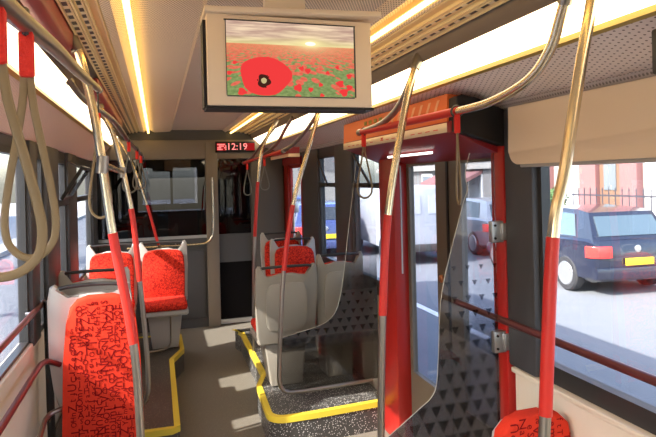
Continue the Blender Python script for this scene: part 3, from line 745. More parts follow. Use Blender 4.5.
# ------------------------------------------------------------------ overhead rails and straps
def rail(label, pts, r, mat, reds=None, name='overhead_rail'):
    path = spline(pts, 6); c = path[len(path)//2]
    t = thing(name, label, 'handrail', tuple(c), 0, 'overhead rails')
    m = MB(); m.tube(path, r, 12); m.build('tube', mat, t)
    if reds:
        m = MB(); m.cyl(reds[0], reds[1], r*1.12, 14); m.build('red_sleeve', 'polered', t, label='red sleeve')
    for p, q in ((path[0], path[1]), (path[-1], path[-2])):
        m = MB(); d = (q-p).normalized(); m.cyl(p-d*.005, p+d*.05, r*1.3, 12); m.build('end_socket', 'steel_dark', t)
    return t
def arc_end(t, pts, r=.0165):
    m = MB(); path = spline(pts, 5); m.tube(path, r, 12); m.build('curved_end', 'steel_dark', t)
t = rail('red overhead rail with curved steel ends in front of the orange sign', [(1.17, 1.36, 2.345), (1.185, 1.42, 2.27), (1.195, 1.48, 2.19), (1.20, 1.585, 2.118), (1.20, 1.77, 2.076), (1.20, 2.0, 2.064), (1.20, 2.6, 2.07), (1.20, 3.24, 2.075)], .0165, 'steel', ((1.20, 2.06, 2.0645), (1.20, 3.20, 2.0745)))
arc_end(t, [(1.168, 2.37, 2.338), (1.175, 2.42, 2.282), (1.183, 2.52, 2.215), (1.19, 2.62, 2.162), (1.195, 2.75, 2.118), (1.198, 2.92, 2.09), (1.20, 3.18, 2.076)])
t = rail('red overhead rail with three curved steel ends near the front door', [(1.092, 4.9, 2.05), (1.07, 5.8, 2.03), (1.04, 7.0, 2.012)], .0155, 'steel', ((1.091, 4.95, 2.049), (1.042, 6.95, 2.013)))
arc_end(t, [(1.16, 5.55, 2.34), (1.12, 5.80, 2.25), (1.085, 6.09, 2.15), (1.065, 6.5, 2.06), (1.045, 6.95, 2.016)], .015)
arc_end(t, [(1.155, 4.80, 2.345), (1.13, 4.98, 2.26), (1.10, 5.22, 2.14), (1.08, 5.6, 2.08), (1.066, 6.1, 2.03)], .015)
arc_end(t, [(1.165, 3.85, 2.345), (1.145, 4.06, 2.25), (1.125, 4.28, 2.165), (1.11, 4.65, 2.085), (1.095, 5.0, 2.052)], .015)
rail('steel overhead rail carrying the two biggest tan straps', [(-.19, .1, 2.02), (-.198, .55, 2.035), (-.203, .95, 2.062), (-.215, 1.4, 2.11), (-.235, 2.0, 2.165), (-.262, 2.8, 2.25), (-.30, 3.4, 2.33)], .017, 'steel_dark')
rail('steel overhead rail curving down from the light panel, with small dark straps', [(-.42, 3.05, 2.335), (-.36, 3.27, 2.25), (-.25, 3.65, 2.185), (-.205, 4.4, 2.125), (-.17, 5.4, 2.10), (-.15, 6.6, 2.09), (-.15, 7.0, 2.09)], .0165, 'steel_dark')

def strap(x, y, z, length, width, label, turn=0, swing=0, mat='strap', tube=.0042, n=8, drop=0):
    """z = height of the rail axis; band round the rail, red connector, teardrop loop"""
    t = thing('hanging_strap', label, 'strap', (x, y, z), turn, 'hanging grab straps')
    t.rotation_euler = (0, swing, turn)
    m = MB()
    ring = [(0.0, .022*math.sin(2*PI*k/12), .022*math.cos(2*PI*k/12)) for k in range(12)]
    m.tube(ring, .006, 6, closed=True); m.tube([(0, 0, -.018), (0, 0, -.05-drop)], .004, 8); m.build('hanger', 'dark', t, local=True)
    m = MB(); m.box(-.0115, .0115, -.012, .012, -.092-drop, -.014-drop, bev=.005); m.build('connector', 'webbing', t, local=True, label='red webbing connector')
    L = length; w = width/2; pts = [(0.004, 0, -.085-drop)]
    for f, g in ((.18, .22), (.40, .52), (.62, .82), (.78, .98)): pts.append((w*g, 0, -.085-drop-(L-.085-drop)*f))
    cz = -.085-drop-(L-.085-drop)*.82
    for k in range(1, 8):
        a = PI*k/8; pts.append((w*math.cos(a), 0, cz-(L-.085-drop)*.18*math.sin(a)))
    for f, g in reversed(((.18, .22), (.40, .52), (.62, .82), (.78, .98))): pts.append((-w*g, 0, -.085-drop-(L-.085-drop)*f))
    pts.append((-.004, 0, -.085-drop))
    m = MB(); m.tube(spline(pts, 3), tube, n, flat=1.5); m.build('loop', mat, t, local=True)
    return t
strap(-.2015, .85, 2.055, .378, .10, 'biggest tan hanging strap, cut off by the edge of the view', .1, 0, tube=.0044)
strap(-.205, 1.05, 2.073, .396, .078, 'second biggest tan strap with red webbing, overlapping the biggest one', .1, 0, tube=.0042)
strap(-.280, 3.1, 2.288, .665, .105, 'thin tan strap on a long cord between the two silver poles with the link bar', .1, 0, tube=.0045, mat='strap', drop=.112)
strap(-.195, 4.45, 2.125, .40, .10, 'dark grey strap hanging between the left poles', .2, 0, 'strap_far')
strap(-.165, 5.3, 2.10, .36, .09, 'dark strap with red connector near the pole at the bulkhead', .5, 0, 'strap_far')
strap(-.152, 6.1, 2.092, .36, .09, 'farthest dark strap on the left overhead rail', .5, 0, 'strap_far')
strap(1.20, 3.17, 2.074, .40, .105, 'tan strap hanging at the far end of the red rail before the door', .2, 0)
strap(1.20, 2.07, 2.064, .385, .09, 'tan strap hanging edge on before the door mullion', 1.25, 0)
strap(1.071, 5.75, 2.031, .34, .10, 'grey strap on the farther red rail, right of the pair', .25, 0, 'strap_far')
strap(1.046, 6.75, 2.016, .40, .10, 'grey strap on the farther red rail, left of the pair', .25, 0, 'strap_far')

# ------------------------------------------------------------------ signs over the doors
t = thing('route_sign', 'orange route sign box with cream lower edge above the near door', 'sign', (1.4, 3.08, 2.0))
m = MB(); m.prism([(1.300, 2.335, 2.045), (1.305, 2.335, 2.180), (1.40, 2.335, 2.172), (1.56, 2.335, 2.11), (1.56, 2.335, 2.06), (1.45, 2.335, 2.045)], (0, 1.51, 0)); m.build('sign_box', 'orange', t, smooth=False)
m = MB(); m.prism([(1.298, 2.335, 2.0), (1.299, 2.335, 2.045), (1.40, 2.335, 2.045), (1.40, 2.335, 2.0)], (0, 1.51, 0)); edge = m
m = MB()
for k in range(7):
    y = 2.46+k*.088
    m.prism([(1.3005, y, 2.075), (1.3005, y+.022, 2.075), (1.3042, y-.03, 2.16), (1.3042, y-.055, 2.16)], (-.0015, 0, 0))
m.build('slanted_bars', 'orange_pale', t, smooth=False)
for k in range(4):
    m = MB(); m.box(1.2995, 1.302, 3.12+k*.085, 3.165+k*.085, 2.135, 2.158); m.build('olive_mark', 'green', t, smooth=False)
m = edge
for k in range(16):
    if k in (4, 5, 9): continue
    for v in m.box(1.2965, 1.2985, 2.42+k*.085, 2.465+k*.085, 2.016, 2.020):
        for f in v.link_faces: f.material_index = 1
for y in (2.80, 3.1):
    for v in m.prism([(1.2965, y, 2.034), (1.2965, y+.04, 2.034), (1.2965, y+.02, 2.018)], (.002, 0, 0)):
        for f in v.link_faces: f.material_index = 1
two_tone(m, 0, 'lower_edge', 'sign_cream', 'signred', t)
m = MB(); m.prism([(1.305, 2.255, 2.0), (1.31, 2.255, 2.155), (1.34, 2.255, 2.168), (1.42, 2.255, 2.15), (1.575, 2.255, 2.095), (1.575, 2.255, 1.93), (1.545, 2.255, 1.93)], (0, .08, 0), bev=.008)
m.build('black_end', 'black', t, smooth=False, label='black end cap')
m = MB(); m.cyl((1.435, 2.75, 1.925), (1.435, 3.35, 1.925), .007, 8); o = rebase(m.build('slit_lamp', 'slit')); tag(o, 'thin white lamp line under the maroon door header', 'lamp')
t = thing('door_sign', 'small cream sign on the red rail side near the front door', 'sign', (1.12, 5.4, 2.0))
m = MB(); m.prism([(1.150, 4.95, 2.03), (1.155, 4.95, 2.09), (1.25, 4.95, 2.09), (1.25, 4.95, 2.03)], (0, .85, 0)); m.build('sign_box', 'maroon', t, smooth=False)
m = MB(); m.box(1.145, 1.150, 4.95, 5.78, 2.0, 2.03); m.box(1.149, 1.25, 4.95, 4.955, 2.0, 2.03); m.build('lower_edge', 'sign_cream', t, smooth=False)

# ------------------------------------------------------------------ the television
t = thing('ceiling_monitor', 'beige monitor hung from the ceiling showing a poppy field at sunset', 'monitor', (.43, 1.74, 2.02))
m = MB(); m.box(.156, .698, 1.75, 1.83, 2.032, 2.318, bev=.006); hs = m.build('housing', 'cream', t)
m = MB(); m.prism([(.150, 1.725, 2.315), (.728, 1.725, 2.332), (.728, 1.725, 2.350), (.150, 1.725, 2.333)], (0, .15, 0), bev=.004); m.build('top_lip', 'cream', t)
m = MB(); m.box(.152, .704, 1.755, 1.86, 2.024, 2.033); m.build('bottom_tray', 'black', t)
m = MB(); m.box(.146, .156, 1.77, 1.85, 2.03, 2.30); m.build('side_cover', 'black', t)
m = MB(); m.box(.36, .50, 1.855, 1.885, 2.30, 2.43); m.box(.36, .50, 1.83, 1.855, 2.20, 2.32); m.build('ceiling_bracket', 'ceil', t)
SX0, SX1, SZ0, SZ1, SY = .215, .634, 2.064, 2.297, 1.7485
m = MB()
for a in ((SX0-.006, SX1+.006, SY-.003, SY+.002, SZ1, SZ1+.004), (SX0-.002, SX0, SY-.003, SY+.002, SZ0, SZ1), (SX1, SX1+.005, SY-.003, SY+.002, SZ0, SZ1), (SX0, SX1, SY-.002, SY+.002, SZ0-.003, SZ0)): m.box(*a)
m.build('bezel', 'dark', t, smooth=False)
m = MB(); m.box(SX0, SX1, SY-.0015, SY+.001, SZ0, SZ1); scr = m.build('screen', 'picture', t, smooth=False)
def blob(m, cx, cz, rx, rz, y, n=26, wob=.05, ph=0):
    pts = []
    for k in range(n):
        a = 2*PI*k/n; w = 1+wob*math.sin(3*a+ph)+wob*.6*math.sin(5*a+1.3*ph)
        pts.append((cx+rx*w*math.cos(a), y, max(SZ0+.001, cz+rz*w*math.sin(a))))
    m.prism(pts, (0, -.0006, 0))
W, H = SX1-SX0, SZ1-SZ0
def sx(f): return SX0+f*W
def sz(f): return SZ0+f*H
m = MB(); blob(m, sx(.29), sz(.27), .082, .062, SY-.0016, ph=.8, wob=.045); m.build('poppy_petals', 'poppy', scr, smooth=False)
m = MB(); blob(m, sx(.275), sz(.20), .020, .021, SY-.0024, ph=2, wob=.12)
for a in range(8): m.box(sx(.275)+.020*math.cos(a)-.002, sx(.275)+.020*math.cos(a)+.002, SY-.003, SY-.0024, sz(.20)+.02*math.sin(a)-.002, sz(.20)+.02*math.sin(a)+.002)
m.build('poppy_heart', 'poppy_dark', scr, smooth=False)
m = MB(); blob(m, sx(.275), sz(.205), .009, .009, SY-.0032, wob=.03); m.build('poppy_eye', 'poppy_pale', scr, smooth=False)
for fx, fz, r in ((.54, .12, .018), (.11, .05, .018), (.64, .10, .011), (.88, .19, .017), (.91, .07, .019), (.97, .14, .014), (.72, .17, .010), (.62, .36, .013), (.57, .39, .011), (.96, .30, .012), (.78, .34, .009), (.86, .42, .008), (.06, .44, .009), (.02, .30, .010), (.73, .02, .010)):
    m = MB(); blob(m, sx(min(fx, .955)), sz(fz), r*.75, r*.66, SY-.0015, 14, .16, fx*20); m.build('poppy_flower', 'poppy', scr, smooth=False)

# camera housing at the right edge
t = thing('security_camera', 'dark oblong device hanging from the soffit beside the cream blind', 'camera', (1.33, 1.2, 2.05))
m = MB(); m.box(1.30, 1.37, 1.08, 1.205, 2.06, 2.185, bev=.008); m.build('housing', 'dark', t)
m = MB(); m.cyl((1.335, 1.14, 2.18), (1.335, 1.14, 2.215), .016); m.build('mount', 'dark', t)
m = MB(); m.lathe([(0, 0), (.022, 0), (.022, -.008), (.012, -.012), (0, -.012)], (1.335, 1.08, 2.12), 16, 'Y'); m.build('lens', 'black', t)

# ------------------------------------------------------------------ glass screens with triangle film
def screen(label, Y, outline, mat, bounds, edge_pts, tri):
    cx = sum(p[0] for p in outline)/len(outline)
    t = thing('glass_screen', label, 'screen', (cx, Y, min(p[1] for p in outline)))
    m = MB(); m.prism([(x, Y-.003, z) for x, z in outline], (0, .006, 0)); m.build('pane', mat, t, smooth=False)
    m = MB(); m.tube([(x, Y, z) for x, z in edge_pts], .0021, 6); m.build('polished_edge', 'edge_glass', t)
    return t
ea = spline([(1.415, 0, 1.92), (1.385, 0, 1.72), (1.335, 0, 1.38), (1.289, 0, 1.05), (1.25, 0, .88), (1.20, 0, .79), (1.12, 0, .74), (.95, 0, .70), (.825, 0, .675)], 5)
ea = [(p.x, p.z) for p in ea]
screen('smoked glass screen with triangle print between the third pole and the red door post', 3.9, ea+[(.80, .45), (.80, .37), (.815, .325), (.87, .29), (1.555, .30), (1.555, 1.92)], 'screen_a', None, ea, None)
eb = spline([(1.40, 0, 1.90), (1.375, 0, 1.80), (1.385, 0, 1.73), (1.352, 0, 1.64), (1.241, 0, 1.27), (1.215, 0, .98), (1.20, 0, .84), (1.17, 0, .785), (1.12, 0, .75), (1.03, 0, .69), (.95, 0, .64)], 5)
eb = [(p.x, p.z) for p in eb]
sb = screen('clear grey glass screen with triangle print clamped to the red post beside the door', 2.31, eb+[(.95, .25), (1.53, .25), (1.53, 1.90)], 'screen_b', None, eb, None)
for z in (1.53, 1.015):
    m = MB(); m.box(1.485, 1.575, 2.268, 2.300, z-.05, z+.05, bev=.004); m.box(1.53, 1.575, 2.255, 2.335, z-.04, z+.04, bev=.006); cl = m.build('clamp', 'clamp', sb)
    m = MB()
    for zz in (-.03, .03): m.lathe([(0, 0), (.008, 0), (.008, -.005), (0, -.006)], (1.555, 2.268, z+zz), 10, 'Y'); m.lathe([(0, 0), (.006, 0), (.006, -.005), (0, -.006)], (1.50, 2.268, z+zz), 10, 'Y')
    m.build('bolt', 'black', cl)

# ------------------------------------------------------------------ window hand rails
t = thing('window_rail', 'dark red handrail across the window with the navy car', 'handrail', (1.54, 1.2, 1.1))
m = MB(); m.tube([(1.545, -1.4, 1.11), (1.545, 1.0, 1.11), (1.545, 2.2, 1.11), (1.545, 2.72, 1.11)], .017, 12); m.build('tube', 'rail_dark', t)
for y in (-.6, 1.0, 2.16):
    m = MB(); m.cyl((1.545, y, 1.11), (1.60, y, 1.11), .010, 10); m.build('bracket', 'clamp', t)
t = thing('window_rail', 'dark red handrail across the window beside the big lettered seat', 'handrail', (-.66, 1.5, 1.1))
m = MB(); m.tube([(-.662, -1.4, 1.10), (-.662, 1.0, 1.10), (-.662, 3.70, 1.10)], .016, 12); m.build('tube', 'rail_dark', t)
for y in (0, 1.12, 3.4):
    m = MB(); m.cyl((-.662, y, 1.10), (-.70, y, 1.10), .009, 10); m.build('bracket', 'clamp', t)
t = thing('wall_rail', 'low maroon tube rail bending to the lettered seat by the left wall', 'handrail', (-.6, 3.0, .7))
m = MB(); m.tube(spline([(-.62, .2, .83), (-.62, 1.8, .83), (-.62, 2.9, .832), (-.62, 3.25, .835), (-.61, 3.40, .828), (-.585, 3.47, .80), (-.55, 3.50, .775)], 5), .0155, 12); m.build('tube', 'rail_dark', t)
m = MB(); m.tube(spline([(-.62, 2.4, .12), (-.62, 2.9, .35), (-.615, 3.25, .48), (-.60, 3.4, .53), (-.52, 3.47, .54)], 5), .014, 12); m.build('lower_tube', 'steel_dark', t)
m = MB(); m.cyl((-.62, 3.62, 0), (-.63, 3.62, 1.12), .022, 12); o = rebase(m.build('window_stanchion', 'handle')); tag(o, 'dark upright stanchion between the left sill and the lettered seat', 'post')

# ------------------------------------------------------------------ outside
GZ = -.33
def ground(name, x0, x1, y0, y1, z0, z1, mat):
    m = MB(); m.box(x0, x1, y0, y1, z0, z1); o = m.build(name, mat, smooth=False); o['kind'] = 'structure'; return o
ground('floor_road', -40, 60, -30, 70, GZ-.2, GZ, 'asphalt')
ground('floor_pavement', 10.2, 40, -30, 70, GZ, GZ+.13, 'pave')
ground('floor_pavement_left', -30, -4.5, -30, 70, GZ, GZ+.13, 'pave')
m = MB(); m.box(4.0, 4.12, -10, 40, GZ, GZ+.004); o = m.build('trim_road_line', 'paint_white', smooth=False); o['kind'] = 'structure'

def car(label, paint, loc, azim, glass='carglass', estate=0, name='parked_car'):
    """hatchback built at the origin, nose +Y, tail -Y; length 4.1, width 1.76"""
    t = thing(name, label, 'car', loc, -azim, 'parked cars')
    w = .87
    # lofted lower body: stations (y, half width low, half width shoulder, z low, z shoulder)
    st = [(-2.02, .70, .72, .34, .86), (-1.98, .80, .80, .26, .93), (-1.80, .86, .84, .22, .97), (-1.2, .87, .86, .20, .96), (0, .87, .86, .19, .93), (.9, .87, .85, .19, .90), (1.4, .86, .82, .20, .84), (1.8, .82, .76, .22, .74), (2.0, .74, .68, .26, .64), (2.06, .66, .60, .32, .56)]
    m = MB(); rings = []
    for y, wl, ws, zl, zs in st:
        zm = zl+(zs-zl)*.5
        prof = [(wl*.86, zl), (wl, zl+.09), (wl*1.01, zm), (ws, zs-.04), (ws*.94, zs), (0, zs+.02)]
        ring = [(x, y, z) for x, z in prof]+[(-x, y, z) for x, z in reversed(prof[:-1])]
        rings.append([m.b.verts.new(p) for p in ring])
    for A, B in zip(rings, rings[1:]):
        for k in range(len(A)): m.b.faces.new((A[k], A[(k+1) % len(A)], B[(k+1) % len(A)], B[k]))
    m.b.faces.new(rings[0]); m.b.faces.new(rings[-1][::-1]); m.build('body', paint, t, local=True)
    # cabin
    m = MB(); cab = [(-1.93, .80, .92), (-1.62, .66, 1.40), (-1.35, .64, 1.45), (-.4, .64, 1.48), (.25, .64, 1.43), (.98, .78, .92)]
    rr = []
    for y, hw, z in cab:
        rr.append((y, hw, z))
    top = [(-1.62, .64, 1.41), (-1.30, .63, 1.455), (-.4, .63, 1.475), (.22, .62, 1.43)]
    L = [m.b.verts.new((-.80, -1.95, .90)), m.b.verts.new((-.80, 1.02, .90))]; Rv = [m.b.verts.new((.80, -1.95, .90)), m.b.verts.new((.80, 1.02, .90))]
    TL = [m.b.verts.new((-h, y, z)) for y, h, z in top]; TR = [m.b.verts.new((h, y, z)) for y, h, z in top]
    m.b.faces.new([L[0]]+TL+[L[1]]); m.b.faces.new(([Rv[0]]+TR+[Rv[1]])[::-1])
    for i in range(3): m.b.faces.new((TL[i], TR[i], TR[i+1], TL[i+1]))
    m.b.faces.new((L[0], Rv[0], TR[0], TL[0])); m.b.faces.new((L[1], TL[3], TR[3], Rv[1])); m.build('cabin', paint, t, local=True)
    # windows set 6 mm proud of the cabin
    def pane(nm, q, off):
        mm = MB(); mm.prism(q, off); mm.build(nm, glass, t, local=True, smooth=False)
    def rl(u, v):    # rear window plane: u across -1..1, v up 0..1
        hw = .80+(.64-.80)*v; return Vector((u*hw, -1.95+(.33)*v, .90+.51*v))
    pane('rear_window', [rl(-.84, .22), rl(.84, .22), rl(.88, .86), rl(-.88, .86)], (0, -.012, .006))
    def wl(u, v):
        hw = .80+(.62-.80)*v; return Vector((u*hw, 1.02-.80*v, .90+.53*v))
    pane('windscreen', [wl(-.9, .10), wl(.9, .10), wl(.9, .92), wl(-.9, .92)], (0, .01, .01))
    for s in (-1, 1):
        def sd(y, v): return Vector((s*(.80+(.635-.80)*v), y, .90+.56*v))
        pane('side_window', [sd(-.35, .12), sd(.72, .12), sd(.18, .86), sd(-.35, .90)], (s*.010, 0, .003))
        pane('side_window', [sd(-1.45, .16), sd(-.43, .12), sd(-.43, .90), sd(-1.28, .84)], (s*.010, 0, .003))
        for y in (-1.28, 1.28):
            m = MB(); m.lathe([(0, -.10), (.29, -.10), (.315, -.07), (.315, .07), (.29, .10), (0, .10)], (s*.79, y, .315), 24, 'X'); wh = m.build('wheel', 'tyre', t, local=True)
            m = MB(); m.lathe([(0, 0), (.05, .012), (.08, .0), (.205, .014), (.215, .0), (0, -.01)] if s > 0 else [(0, 0), (.05, -.012), (.08, 0), (.205, -.014), (.215, 0), (0, .01)], (s*.89, y, .315), 20, 'X'); m.build('hub_cap', 'alloy', wh, local=True)
        m = MB(); m.prism([(s*.52, -2.055, .66), (s*.73, -2.055, .66), (s*.835, -1.975, .66), (s*.882, -1.84, .66), (s*.60, -1.84, .66)], (0, 0, .20), bev=.012); m.build('tail_light', 'tail', t, local=True, label='red tail light')
        m = MB(); m.box(s*.86, s*.98, .78, .92, .92, 1.04, bev=.03); m.build('door_mirror', paint, t, local=True)
    m = MB(); m.prism([(-.82, -2.06, .30), (.82, -2.06, .30), (.82, -2.06, .50), (-.82, -2.06, .50)], (0, .2, 0), bev=.04); m.build('bumper', paint, t, local=True)
    m = MB(); m.box(-.27, .27, -2.075, -2.05, .53, .65, bev=.004); m.build('number_plate', 'plate', t, local=True, label='yellow number plate')
    m = MB(); m.lathe([(0, 0), (.062, 0), (.062, -.02), (.05, -.028), (0, -.028)], (0, -2.01, .80), 20, 'Y'); m.build('badge', 'alloy', t, local=True, label='round bright badge')
    return t
car('dark navy hatchback with a yellow rear number plate parked across the street', 'navy', (8.03, 9.62, GZ), .10)
car('silver car seen through the right half of the near door', 'silvercar', (9.0, 14.3, GZ), .10, 'carglass_dark')
car('blue car beyond the side window right of the smoked screen', 'bluecar', (4.45, 16.2, GZ), .10, 'carglass_dark')
car('blue car glimpsed through the narrow far side window', 'bluecar', (5.4, 22.5, GZ), .10, 'carglass_dark')

def van(label, loc, azim, s=1.0):
    t = thing('parked_van', label, 'van', loc, -azim)
    m = MB(); pr = [(-.80, -2.1, .35), (.80, -2.1, .35), (.84, -2.1, .9), (.78, -2.1, 1.78), (.70, -2.1, 1.88), (-.70, -2.1, 1.88), (-.78, -2.1, 1.78), (-.84, -2.1, .9)]
    m.prism(pr, (0, 3.2, 0), bev=.05); m.build('body', 'vanwhite', t, local=True)
    m = MB(); m.prism([(-.80, 1.0, .35), (-.80, 2.2, .35), (-.80, 2.25, .85), (-.80, 1.75, 1.05), (-.80, 1.0, 1.75)], (1.6, 0, 0), bev=.04); m.build('bonnet', 'vanwhite', t, local=True)
    for sx_ in (-1, 1):
        m = MB(); m.box(sx_*.845-.03*(sx_ > 0)*0-.06, sx_*.845+.02, -2.13, -2.05, .80, 1.45, bev=.01); m.build('tail_light', 'tail', t, local=True)
        m = MB(); m.box(min(sx_*.1, sx_*.66), max(sx_*.1, sx_*.66), -2.115, -2.10, 1.22, 1.66); m.build('rear_window', 'vanwhite', t, local=True)
        for y in (-1.4, 1.5):
            m = MB(); m.lathe([(0, -.1), (.30, -.1), (.32, -.07), (.32, .07), (.3, .1), (0, .1)], (sx_*.76, y, .32), 20, 'X'); m.build('wheel', 'tyre', t, local=True)
    m = MB(); m.box(-.84, .84, -2.16, -2.08, .32, .50, bev=.03); m.build('bumper', 'dark', t, local=True)
    return t
van('small white van with red tail lights seen through the left half of the near door', (6.3, 14.2, GZ), .10)
van('white van standing beyond the left side windows', (-8.5, 13.5, GZ), -.1)

# facade across the street on the right: pink brick, shop doors, railings
def facade():
    t = thing('pink_building', 'pink brick building with pale doorway across the street behind the navy car', 'building', (14.5, 14, GZ))
    m = MB(); m.box(14.0, 15.2, 4, 18.6, GZ, 8.0); m.build('wall', 'stone', t, smooth=False)
    for y0, y1 in ((17.3, 18.4), (15.0, 15.75), (13.35, 14.0), (10.2, 11.0), (7, 8)):
        m = MB(); m.box(13.75, 14.02, y0, y1, GZ, 8.0); m.build('pilaster', 'pink', t, smooth=False)
    m = MB(); m.box(13.9, 14.02, 15.75, 16.9, GZ, 3.2); m.build('white_door', 'white', t, smooth=False)
    m = MB(); m.box(13.88, 14.02, 14.05, 14.95, GZ, 4.0); m.build('shop_door', 'brown_door', t, smooth=False)
    m = MB(); m.box(13.85, 13.9, 14.25, 14.75, 1.2, 2.4); m.build('shop_pane', 'winpane', t, smooth=False)
    m = MB(); m.box(13.93, 14.02, 11.2, 13.2, GZ+.2, 4); m.build('shop_front', 'white', t, smooth=False)
    return t
facade()
t = thing('iron_railing', 'black iron railing with spiked uprights in front of the pink building', 'railing', (12.9, 12.5, GZ+.13))
m = MB(); m.box(12.88, 12.92, 6, 15.1, 1.05, 1.10); m.box(12.88, 12.92, 6, 15.1, .2, .25); m.build('rail', 'iron', t, smooth=False)
m = MB(); y = 6.05
while y < 15.1:
    m.cyl((12.9, y, -.2), (12.9, y, 1.22), .016, 6); m.cyl((12.9, y, 1.22), (12.9, y, 1.34), .026, 6, r2=.002); y += .25
m.build('upright', 'iron', t)
def bush(x, y, z, r, label):
    m = MB(); n = 0
    for k in range(160):
        a, b = random.uniform(0, 2*PI), math.acos(random.uniform(-1, 1)); rr = r*random.uniform(.75, 1.05)
        c = Vector((x+rr*math.sin(b)*math.cos(a), y+rr*math.sin(b)*math.sin(a), z+rr*math.cos(b))); s = r*.28
        u = Vector((random.uniform(-1, 1), random.uniform(-1, 1), random.uniform(-1, 1))).normalized(); v = u.orthogonal().normalized()
        m.prism([c-u*s, c+v*s*.5, c+u*s, c-v*s*.5], u.cross(v)*.004)
    bmesh.ops.create_icosphere(m.b, subdivisions=2, radius=r*.8, matrix=Matrix.Translation((x, y, z)))
    t = thing('potted_bush', label, 'bush', (x, y, GZ+.13)); m.build('foliage', 'leaf', t, smooth=False)
    m = MB(); m.lathe([(.0, 0), (r*.5, 0), (r*.65, .5), (r*.6, .5), (0, .45)], (x, y, GZ+.13), 16); m.build('pot', 'iron', t); 
bush(12.7, 15.55, 1.0, .32, 'round green bush beside the pale doorway left of the railing')
bush(12.6, 16.9, .95, .34, 'round green bush beside the pink pilaster left of the pale doorway')
# stone terrace farther up the street
t = thing('stone_building', 'pale stone building up the street seen through the near door', 'building', (14.6, 26, GZ))
m = MB(); m.box(14.0, 15.2, 18.7, 34.0, GZ, 9); m.build('wall', 'stone_grey', t, smooth=False)
for k in range(6):
    y = 19.6+k*2.4
    m = MB(); m.box(13.95, 14.02, y, y+1.1, 2.5, 4.6); w = m.build('window', 'stone', t, smooth=False)
    m = MB(); m.box(13.93, 13.97, y+.12, y+.98, 2.62, 4.45); m.build('pane', 'winpane', w, smooth=False)
    m = MB(); m.box(13.95, 14.02, y, y+1.2, .2, 1.9); w = m.build('ground_window', 'white', t, smooth=False)
    m = MB(); m.box(13.93, 13.97, y+.12, y+1.08, .35, 1.75); m.build('pane', 'winpane', w, smooth=False)
m = MB(); m.box(13.7, 14.02, 18.7, 34, 2.05, 2.3); m.build('cornice', 'stone', t, smooth=False)
m = MB(); m.prism([(13.99, 22.0, 2.0), (12.7, 22.0, 1.45), (12.7, 22.0, 1.25), (13.99, 22.0, 1.85)], (0, 3.6, 0)); m.build('awning', 'pink', t, smooth=False)
t = thing('stone_block', 'pale grey building closing the street beyond the far side windows', 'building', (7, 45, GZ))
m = MB(); m.box(3.0, 16, 44, 48, GZ, 7.5); m.build('wall', 'stone', t, smooth=False)
for k in range(5):
    m = MB(); m.box(4.0+k*2.3, 5.2+k*2.3, 43.93, 44.02, 2.4, 4.4); w = m.build('window', 'stone_grey', t, smooth=False)
m = MB(); m.box(2.8, 16.2, 43.8, 48.2, 7.5, 7.9); m.build('cornice', 'stone_grey', t, smooth=False)
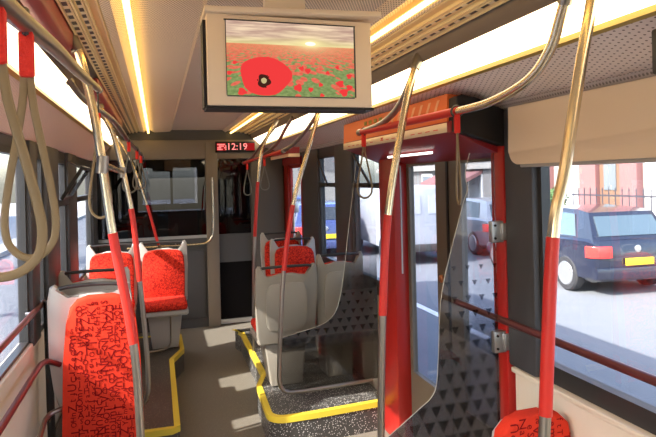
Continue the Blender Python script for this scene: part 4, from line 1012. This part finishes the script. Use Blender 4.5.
# left side of the street
t = thing('grey_terrace', 'grey building shaded on the left side of the street', 'building', (-12, 15, GZ))
m = MB(); m.box(-13, -12.0, -6, 40, GZ, 5.2); m.build('wall', 'stone_grey', t, smooth=False)
for k in range(12):
    m = MB(); m.box(-12.02, -11.95, -4+k*3.4, -2.6+k*3.4, .6, 2.6); w = m.build('window', 'white', t, smooth=False)
    m = MB(); m.box(-11.97, -11.93, -3.86+k*3.4, -2.74+k*3.4, .75, 2.45); m.build('pane', 'winpane', w, smooth=False)
for x, y, lab in ((-5.4, 9.5, 'dark tree trunk outside the left windows, nearer the bus'), (-6.2, 15.5, 'dark tree trunk outside the left windows, farther up the street')):
    t = thing('street_tree', lab, 'tree', (x, y, GZ+.1))
    m = MB(); m.tube(spline([(x, y, GZ+.1), (x+.03, y, 1), (x-.04, y+.05, 2.2), (x+.02, y, 3.2)], 4), .17, 10, r_end=.10); m.build('trunk', 'bark', t)
    m = MB(); c0 = Vector((x, y, 3.5))
    for k in range(260):
        d = Vector((random.gauss(0, 1), random.gauss(0, 1), random.gauss(0, .7))).normalized()*random.uniform(.5, 1.15); c = c0+d; s = .16
        u = Vector((random.uniform(-1, 1), random.uniform(-1, 1), random.uniform(-1, 1))).normalized(); v = u.orthogonal().normalized()
        m.prism([c-u*s, c+v*s*.5, c+u*s, c-v*s*.5], u.cross(v)*.004)
    m.build('foliage', 'leaf', t, smooth=False)

# ------------------------------------------------------------------ light
w = bpy.data.worlds.new('sky'); scene.world = w; w.use_nodes = True
t = w.node_tree; t.nodes.clear()
out = t.nodes.new('ShaderNodeOutputWorld'); bg = t.nodes.new('ShaderNodeBackground'); sk = t.nodes.new('ShaderNodeTexSky')
sk.sky_type = 'NISHITA'; sk.sun_disc = False; sk.sun_elevation = math.radians(36); sk.sun_rotation = math.radians(-110); sk.air_density = 1.0; sk.dust_density = 2.5
bg.inputs[1].default_value = .95
t.links.new(sk.outputs[0], bg.inputs[0]); t.links.new(bg.outputs[0], out.inputs[0])
sd = bpy.data.lights.new('sun', 'SUN'); sd.energy = 14; sd.angle = math.radians(.6); sd.color = (1, .95, .87)
so = bpy.data.objects.new('sun', sd); COL.objects.link(so)
so.rotation_euler = Vector((1, .28, -.79)).to_track_quat('-Z', 'Y').to_euler()

# ------------------------------------------------------------------ camera
cd = bpy.data.cameras.new('camera'); cam = bpy.data.objects.new('camera', cd); COL.objects.link(cam); scene.camera = cam
cd.sensor_width = 36; cd.lens = 560*36/656; cd.shift_y = -(218.5-178)/656; cd.clip_start = .05; cd.clip_end = 300
yaw, roll = math.radians(17), .024
F = Vector((math.sin(yaw), math.cos(yaw), 0)); Rg = Vector((math.cos(yaw), -math.sin(yaw), 0)); U = Vector((0, 0, 1))
r2 = Rg*math.cos(roll)+U*math.sin(roll)*-1*-1 if False else Rg*math.cos(roll)-U*math.sin(roll); u2 = Rg*math.sin(roll)+U*math.cos(roll)
mat = Matrix((r2, u2, -F)).transposed().to_4x4(); mat.translation = (0, 0, 1.8); cam.matrix_world = mat

vs = scene.view_settings; vs.view_transform = 'Standard'; vs.look = 'None'; vs.exposure = 0; vs.gamma = 1; vs.use_curve_mapping = False
scene.cycles.max_bounces = 10; scene.cycles.transparent_max_bounces = 24; scene.cycles.use_denoising = True
scene.cycles.sample_clamp_indirect = 6
